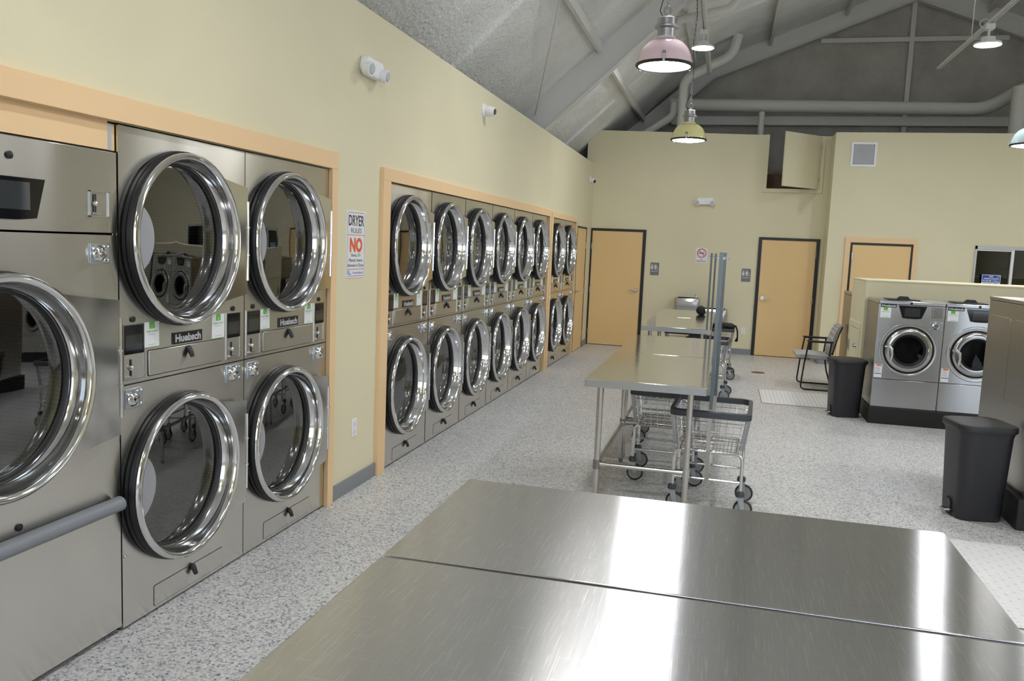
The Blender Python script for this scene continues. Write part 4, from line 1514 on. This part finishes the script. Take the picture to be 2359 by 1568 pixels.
bw = thing('rear_washer', 'steel washer backing onto the half wall, only its side showing behind the chair', 'washer', (4.03, 11.43, 0))
MB().box(0, 0.65, 0, 0.92, 0.18, 1.27).build('cabinet', 'sidepanel', bw, bevel=0.004)
MB().box(-0.003, 0.653, -0.003, 0.925, 1.275, 1.31).build('top_lid', 'sidepanel', bw, bevel=0.004)
MB().box(-0.012, 0.66, -0.003, 0.95, 0.0, 0.18).build('base', 'plinth', bw)

bm = thing('steel_machine', 'large steel machine seen from its side at the right edge, behind the near bin', 'washer', (4.44, 6.085, 0))
MB().box(0, 0.95, 0, 1.165, 0.21, 1.466).build('cabinet', 'sidepanel', bm, bevel=0.003)
MB().box(0.002, 0.95, 0.002, 1.163, 1.466, 1.472).build('lid_gap', 'rubber', bm)
MB().box(-0.004, 0.955, -0.004, 1.17, 1.472, 1.497).build('top_lid', 'sidepanel', bm, bevel=0.004)
for (a, b) in ((0.62, 1.08), (0.08, 0.54)):
    MB().prism(rrect((b - a) / 2, 0.30, 0.03, 4, (a + b) / 2, 1.06), 'x', -0.0035, 0.001).build('embossed_panel', 'sidepanel', bm, bevel=0.003)
MB().box(0.01, 0.95, -0.004, 0.0, 0.22, 1.46).build('front_panel', 'panel2', bm)
mb = MB()
mb.lathe([(0.30, -0.004), (0.30, -0.05), (0.27, -0.06), (0.22, -0.06), (0.21, -0.02), (0.0005, -0.02)], (0.475, 0, 0.82), 'y', 40)
o = mb.build('door', 'doorsteel', bm)
MB().lathe([(0.0005, -0.045), (0.12, -0.04), (0.215, -0.03)], (0.475, 0, 0.82), 'y', 32).build('door_glass', 'screen', o)
tag(MB().box(4.395, 5.45, 6.03, 7.30, 0, 0.21).build('machine_plinth', 'plinth', bevel=0.006), 'black plinth under the steel machine at the right edge', 'plinth')

# ------------------------------------------------------------------ bins
def make_bin(label):
    e = thing('trash_bin', label, 'bin', group='black step-on trash bins')
    def ring(hx, hy, z, r):
        return [(p[0], p[1], z) for p in rrect(hx, hy, r, 6)]
    mb = MB()
    mb.loft([ring(0.140, 0.165, 0.0, 0.07), ring(0.146, 0.170, 0.012, 0.075), ring(0.168, 0.205, 0.57, 0.095), ring(0.176, 0.212, 0.595, 0.10), ring(0.176, 0.212, 0.610, 0.10)])
    mb.build('bin_body', 'bin', e)
    ld = MB()
    ld.loft([ring(0.184, 0.222, 0.598, 0.11), ring(0.190, 0.228, 0.606, 0.115), ring(0.190, 0.228, 0.630, 0.115), ring(0.184, 0.222, 0.642, 0.11), ring(0.170, 0.208, 0.646, 0.10),
             ring(0.168, 0.206, 0.643, 0.10), ring(0.10, 0.12, 0.652, 0.06)])
    ld.build('lid', 'bin', e)
    pd = MB()
    pd.prism([(-0.05, 0.02), (0.05, 0.02), (0.05, 0.09), (0.03, 0.115), (-0.03, 0.115), (-0.05, 0.09)], 'x', -0.158, -0.135)
    o = pd.build('pedal_recess', 'black', e)
    p2 = MB()
    p2.tube([(-0.150, -0.045, 0.042), (-0.185, -0.035, 0.036), (-0.190, 0.0, 0.035), (-0.185, 0.035, 0.036), (-0.150, 0.045, 0.042)], 0.007, 8)
    p2.build('pedal', 'castalu', e)
    return e
b1 = make_bin('black step-on trash bin in front of the washer row, beside the chair')
b1.location = (3.80, 9.86, 0); b1.rotation_euler = (0, 0, R(12))
b1.scale = (1, 0.80, 1)
b2 = dup(b1, (4.19, 6.29, 0), R(10), 'black step-on trash bin close to the right edge, beside the steel machine')
b2.scale = (1.04, 0.92, 1.03)

# ------------------------------------------------------------------ chair
ch = thing('waiting_chair', 'black sled-base armchair with a grey patterned seat, by the half wall', 'chair', (3.43, 11.87, 0))
for s in (-1, 1):
    y = s * 0.315
    mb = MB()
    pts = [(0.385, y * 0.99, 0.43), (0.43, y, 0.20), (0.485, y, 0.03), (0.47, y, 0.012), (0.10, y, 0.012), (0.06, y, 0.03), (0.052, y, 0.07), (0.075, y, 0.35), (0.115, y, 0.645)]
    mb.tube(pts, 0.0105, 10)
    mb.tube([(0.115, y, 0.645), (0.40, y, 0.648)], 0.0105, 10)
    mb.tube([(0.395, y, 0.648), (0.375, y, 0.43)], 0.0105, 10)
    mb.build('side_frame', 'chairblack', ch)
    MB().box(0.09, 0.42, y - 0.02, y + 0.02, 0.648, 0.664).build('armrest', 'chairblack', ch, bevel=0.005)
mb = MB()
mb.tube([(0.09, -0.31, 0.40), (0.09, 0.31, 0.40)], 0.010, 8)
mb.tube([(0.37, -0.31, 0.405), (0.37, 0.31, 0.405)], 0.010, 8)
mb.build('seat_rail', 'chairblack', ch)
mb = MB()
rings = []
for (xx, zb, zt) in ((-0.03, 0.435, 0.455), (0.0, 0.415, 0.475), (0.15, 0.412, 0.482), (0.33, 0.410, 0.472), (0.42, 0.41, 0.462), (0.44, 0.42, 0.45)):
    rings.append([(xx, yy, zz) for yy, zz in ((-0.26, zb + .01), (-0.24, zb), (0.24, zb), (0.26, zb + .01), (0.26, zt - .012), (0.235, zt), (-0.235, zt), (-0.26, zt - .012))])
mb.loft(rings)
mb.build('seat', 'fabric', ch, bevel=0.006)
mb = MB()
rings = []
for (xx, zz, th, hw) in ((0.395, 0.475, 0.03, 0.22), (0.405, 0.52, 0.05, 0.245), (0.425, 0.64, 0.055, 0.255), (0.465, 0.78, 0.052, 0.25), (0.500, 0.855, 0.045, 0.235), (0.515, 0.875, 0.02, 0.20)):
    rings.append([(xx - th / 2, -hw, zz), (xx - th / 2, hw, zz), (xx + th / 2, hw * 0.97, zz), (xx + th / 2, -hw * 0.97, zz)])
mb.loft(rings)
mb.build('backrest', 'fabric', ch, bevel=0.012, seg=3)
MB().prism([(0.421, 0.475), (0.432, 0.52), (0.455, 0.64), (0.494, 0.78), (0.526, 0.855), (0.536, 0.85), (0.505, 0.77), (0.468, 0.63), (0.445, 0.51), (0.435, 0.47)], 'y', -0.22, 0.22).build('back_shell', 'chairblack', ch)

# ------------------------------------------------------------------ floor plates and drain
def floor_plate(x0, x1, y0, y1, label):
    mb = MB()
    mb.box(x0, x1, y0, y1, 0.0, 0.006, 0)
    nx, ny = int((x1 - x0) / 0.045), int((y1 - y0) / 0.045)
    for i in range(nx):
        for j in range(ny):
            cx, cy = x0 + (i + 0.5) * (x1 - x0) / nx, y0 + (j + 0.5) * (y1 - y0) / ny
            a = R(45 if (i + j) % 2 else -45)
            dx, dy = 0.014 * math.cos(a), 0.014 * math.sin(a)
            nx_, ny_ = -0.004 * math.sin(a), 0.004 * math.cos(a)
            mb.add([(cx - dx, cy - dy, 0.006), (cx + nx_, cy + ny_, 0.008), (cx + dx, cy + dy, 0.006), (cx - nx_, cy - ny_, 0.008)], [(0, 3, 2, 1)], 0)
    o = mb.build('floor_plate', ['plate'])
    fr = MB()
    g = 0.006
    fr.box(x0 - g, x1 + g, y0 - g, y0, 0, 0.003); fr.box(x0 - g, x1 + g, y1, y1 + g, 0, 0.003)
    fr.box(x0 - g, x0, y0, y1, 0, 0.003); fr.box(x1, x1 + g, y0, y1, 0, 0.003)
    fr.build('rusty_edge', 'rust', o)
    return tag(o, label, 'floor plate')
floor_plate(2.945, 3.93, 10.24, 11.28, 'white checkered floor plate in front of the chair')
floor_plate(3.90, 4.305, 4.35, 5.66, 'white checkered floor plate at the right edge beyond the foreground table')
tag(MB().lathe([(0.10, 0.0), (0.10, 0.004), (0.0005, 0.004)], (2.99, 12.94, 0), 'z', 24).build('floor_drain', 'rust'), 'round rusty drain cover in the floor before the right restroom door', 'drain')

# ------------------------------------------------------------------ pendants
def make_pendant(x, y, z, mat, label):
    e = thing('pendant_lamp', label, 'lamp', (x, y, z), R(random.uniform(0, 40)), 'enamel dome pendants')
    s = MB()
    s.lathe([(0.205, 0.028), (0.224, 0.032), (0.224, 0.042), (0.219, 0.060), (0.208, 0.105), (0.185, 0.155), (0.150, 0.195), (0.110, 0.220), (0.090, 0.226), (0.078, 0.245), (0.062, 0.250)], (0, 0, 0), 'z', 48)
    s.lathe([(0.062, 0.246), (0.11, 0.214), (0.18, 0.150), (0.214, 0.060), (0.214, 0.032)], (0, 0, 0), 'z', 48)
    sh = s.build('shade', mat, e)
    rm = MB()
    rm.lathe([(0.214, 0.034), (0.230, 0.036), (0.233, 0.028), (0.228, 0.018), (0.208, 0.016), (0.206, 0.022)], (0, 0, 0), 'z', 48)
    rm.build('rim_ring', 'rubber', sh)
    df = MB()
    df.lathe([(0.208, 0.020), (0.14, 0.008), (0.0005, 0.002)], (0, 0, 0), 'z', 40)
    df.build('diffuser', 'emitpend', e)
    for a in (20, 140, 260):
        c = MB()
        ca, sa = math.cos(R(a)), math.sin(R(a))
        c.beam((0.226 * ca, 0.226 * sa, 0.088), (0.236 * ca, 0.236 * sa, 0.012), 0.018, 0.010)
        c.beam((0.222 * ca, 0.222 * sa, 0.095), (0.232 * ca, 0.232 * sa, 0.075), 0.026, 0.014)
        c.build('latch', 'castalu', sh)
    cp = MB()
    cp.lathe([(0.070, 0.250), (0.072, 0.310), (0.094, 0.318), (0.096, 0.332), (0.076, 0.342), (0.074, 0.392), (0.060, 0.400), (0.0005, 0.402)], (0, 0, 0), 'z', 32)
    o = cp.build('lamp_housing', 'castalu', e)
    hk = MB()
    hk.cyl((0, 0, 0.40), (0, 0, 0.425), 0.022, 12)
    hk.tube([(0.026 * math.sin(R(t)), 0, 0.455 - 0.032 * math.cos(R(t))) for t in range(0, 360, 30)], 0.009, 8, closed=True)
    hk.build('hook', 'castalu', o)
    zt = roofz(x) - z - 0.1
    chn = MB()
    zz, k = 0.49, 0
    while zz < zt:
        l = 0.030
        pts = []
        for i in range(10):
            a = 2 * PI * i / 10
            u, w_ = 0.010 * math.cos(a), l * math.sin(a)
            pts.append((u, 0, zz + w_) if k % 2 else (0, u, zz + w_))
        chn.tube(pts, 0.0032, 5, closed=True)
        zz += 0.048
        k += 1
    chn.build('chain', 'castalu', e)
    cb = MB()
    pts = [(-0.03, 0.0, 0.40), (-0.06, 0, 0.45), (-0.045, 0, 0.52)]
    zz = 0.6
    while zz < zt:
        pts.append((0.014 * math.sin(zz * 9), 0.014 * math.cos(zz * 9), zz))
        zz += 0.09
    cb.tube(pts, 0.004, 6)
    cb.build('cable', 'rubber', e)
    return e
make_pendant(1.832, 7.0, 3.195, 'pink', 'pink enamel dome pendant lamp, the nearest one')
make_pendant(1.838, 11.25, 3.165, 'lemon', 'yellow enamel dome pendant lamp hanging beyond the pink one')
make_pendant(5.80, 11.2, 3.135, 'teal', 'pale teal enamel dome pendant lamp at the right edge')

for (x, y, m, l) in ((1.832, 2.75, 'teal', 'pale teal'), (1.832, -1.5, 'lemon', 'yellow'), (5.80, 6.95, 'pink', 'pink'), (5.80, 2.70, 'lemon', 'yellow')):  # unseen pendants added to brighten the near floor and tables
    make_pendant(x, y, 3.17, m, l + ' enamel dome pendant lamp over the ' + ('front tables' if x < 3 else 'right-hand machines') + ', unseen, added for light')

# ------------------------------------------------------------------ strut rails and high-bay lights
def rail(x, y0, y1, z, label):
    e = thing('strut_rail', label, 'rail', (x, y0, z), group='lighting rails under the roof')
    L_ = y1 - y0
    m = MB()
    m.box(-0.021, -0.018, 0, L_, 0, 0.042); m.box(0.018, 0.021, 0, L_, 0, 0.042); m.box(-0.018, 0.018, 0, L_, 0.039, 0.042)
    m.box(-0.021, -0.010, 0, L_, 0, 0.003); m.box(0.010, 0.021, 0, L_, 0, 0.003)
    m.build('channel', 'fixture', e)
    c = MB().tube([(0.04, 0, 0.055), (0.04, L_, 0.055)], 0.012, 8)
    c.build('conduit', 'fixture', e)
    yy = 0.35 if x < 3 else 0.9
    while yy < L_:
        MB().tube([(0, yy, 0.04), (0, yy, roofz(x) - z - 0.005)], 0.006, 6).build('hanger_rod', 'fixture', e)
        yy += 2.4
    return e
r1 = rail(1.905, -3.0, 15.2, 4.80, 'white lighting rail over the folding tables, beside the pink lamp')
r2o = rail(5.30, -3.0, 14.05, 4.62, 'white lighting rail on the right, carrying the bright high-bay light')

def make_highbay(label):
    e = thing('high_bay_light', label, 'light', group='round high-bay lights on the rails')
    b = MB()
    b.lathe([(0.150, -0.015), (0.155, -0.005), (0.150, 0.012), (0.110, 0.022), (0.080, 0.030), (0.075, 0.075), (0.055, 0.080), (0.0005, 0.082)], (0, 0, 0), 'z', 36)
    o = b.build('housing', 'fixture', e)
    l = MB()
    l.lathe([(0.146, -0.012), (0.10, -0.022), (0.0005, -0.026)], (0, 0, 0), 'z', 36)
    l.build('lens', 'emitbay', e)
    s = MB()
    s.cyl((0, 0, 0.08), (0, 0, 0.17), 0.015, 10)
    s.box(-0.05, 0.05, -0.06, 0.06, 0.165, 0.225)
    s.build('mount_box', 'fixture', e)
    w = MB()
    w.tube([(-0.05 - 0.06 * math.sin(R(t)), 0.0, 0.24 + 0.05 * math.cos(R(t + 180))) for t in range(0, 331, 30)], 0.006, 6)
    w.build('cord', 'fixture', e)
    return e
hb = make_highbay('round white high-bay light glowing behind the pink lamp')
hb.location = (1.905, 12.2, 4.574)
dup(hb, (5.30, 11.5, 4.394), 0, 'round white high-bay light glowing at the upper right')
for (x, y) in ((1.905, 7.4), (1.905, 2.6), (1.905, -2.2), (5.30, 7.0), (5.30, 2.5), (5.30, -2.0)):  # unseen lamps added along the rails to light the near room
    dup(hb, (x, y, 4.574 if x < 3 else 4.394), 0, 'unseen round white high-bay light added along the same rails to light the room')
for (x, y) in ((8.8, 11.5), (8.8, 7.0), (8.8, 2.5)):  # unseen lamps added over the aisle for more room light
    dup(hb, (x, y, 4.394), 0, 'unseen round white high-bay light added over the right-hand aisle for light')
rail(8.80, -3.0, 14.05, 4.62, 'white lighting rail over the right-hand aisle, outside the frame')

# ------------------------------------------------------------------ ducts and rods under the roof
def duct(pts, r, label, mat='duct', name='vent_duct', seg=16):
    # round the corners
    P = [Vector(p) for p in pts]
    out = [P[0]]
    for a, b, c in zip(P, P[1:], P[2:]):
        k = min(2.0 * r, (a - b).length * 0.45, (c - b).length * 0.45)
        p0, p1 = b + (a - b).normalized() * k, b + (c - b).normalized() * k
        for i in range(6):
            t = i / 5
            out.append(p0 * (1 - t) ** 2 + b * 2 * t * (1 - t) + p1 * t ** 2)
    out.append(P[-1])
    mb = MB().tube(out, r, seg)
    for i, q in enumerate(out[:-1]):
        if i and (out[i + 1] - q).length > 0.9:
            t = (out[i + 1] - q).normalized()
            mb.tube([q + t * 0.01, q + t * 0.03], r * 1.07, seg)
    return tag(mb.build(name, mat), label, 'duct' if name == 'vent_duct' else 'rod')
duct([(1.21, 16.25, 4.49), (6.55, 16.25, 4.40), (6.98, 15.95, 4.66), (7.6, 15.8, 4.9)], 0.112, 'long grey duct running across below the gable')
duct([(6.83, 15.4, 2.86), (6.83, 15.4, 4.62)], 0.13, 'upright grey duct rising behind the forward wall at the right edge')
duct([(1.475, 15.5, 2.86), (1.475, 15.5, 4.80), (2.28, 15.5, 5.20), (2.36, 15.5, 5.55)], 0.082, 'grey duct rising and bending up to the roof behind the yellow lamp')
duct([(2.86, 16.1, 2.86), (2.86, 16.1, 4.33)], 0.055, 'thin upright grey pipe above the far wall beside the hatch')
duct([(0.45, 15.8, 3.66), (1.30, 15.8, 4.20), (1.31, 15.8, 4.45)], 0.07, 'slanting grey duct in the dark corner above the left restroom door')
duct([(1.50, 12.5, 5.02), (2.27, 12.5, 5.17), (2.40, 12.5, 5.50)], 0.060, 'short grey pipe near the roof above the pink lamp')
duct([(-0.16, 11.02, 3.47), (0.637, 8.48, 4.19), (1.33, 6.2, 4.84)], 0.009, 'thin diagonal brace rod under the sloping ceiling', 'beam', 'brace_rod', 8)

# ------------------------------------------------------------------ world, view, render hints
wd = bpy.data.worlds.new('overcast evening sky')
SC.world = wd
wd.use_nodes = True
bg_ = wd.node_tree.nodes['Background']
bg_.inputs['Color'].default_value = (0.78, 0.87, 1.0, 1)
bg_.inputs['Strength'].default_value = 3.2
SC.view_settings.view_transform = 'Standard'
SC.view_settings.look = 'None'
SC.view_settings.gamma = 1.0
SC.view_settings.use_curve_mapping = False
SC.view_settings.exposure = 0.25
cy_ = SC.cycles
cy_.max_bounces = 6
cy_.diffuse_bounces = 4
cy_.glossy_bounces = 4
cy_.transparent_max_bounces = 8
cy_.use_adaptive_sampling = True
cy_.adaptive_threshold = 0.06
cy_.adaptive_min_samples = 24
cy_.use_light_tree = False
cy_.caustics_reflective = False
cy_.caustics_refractive = False
cy_.sample_clamp_indirect = 6.0
cy_.use_denoising = True
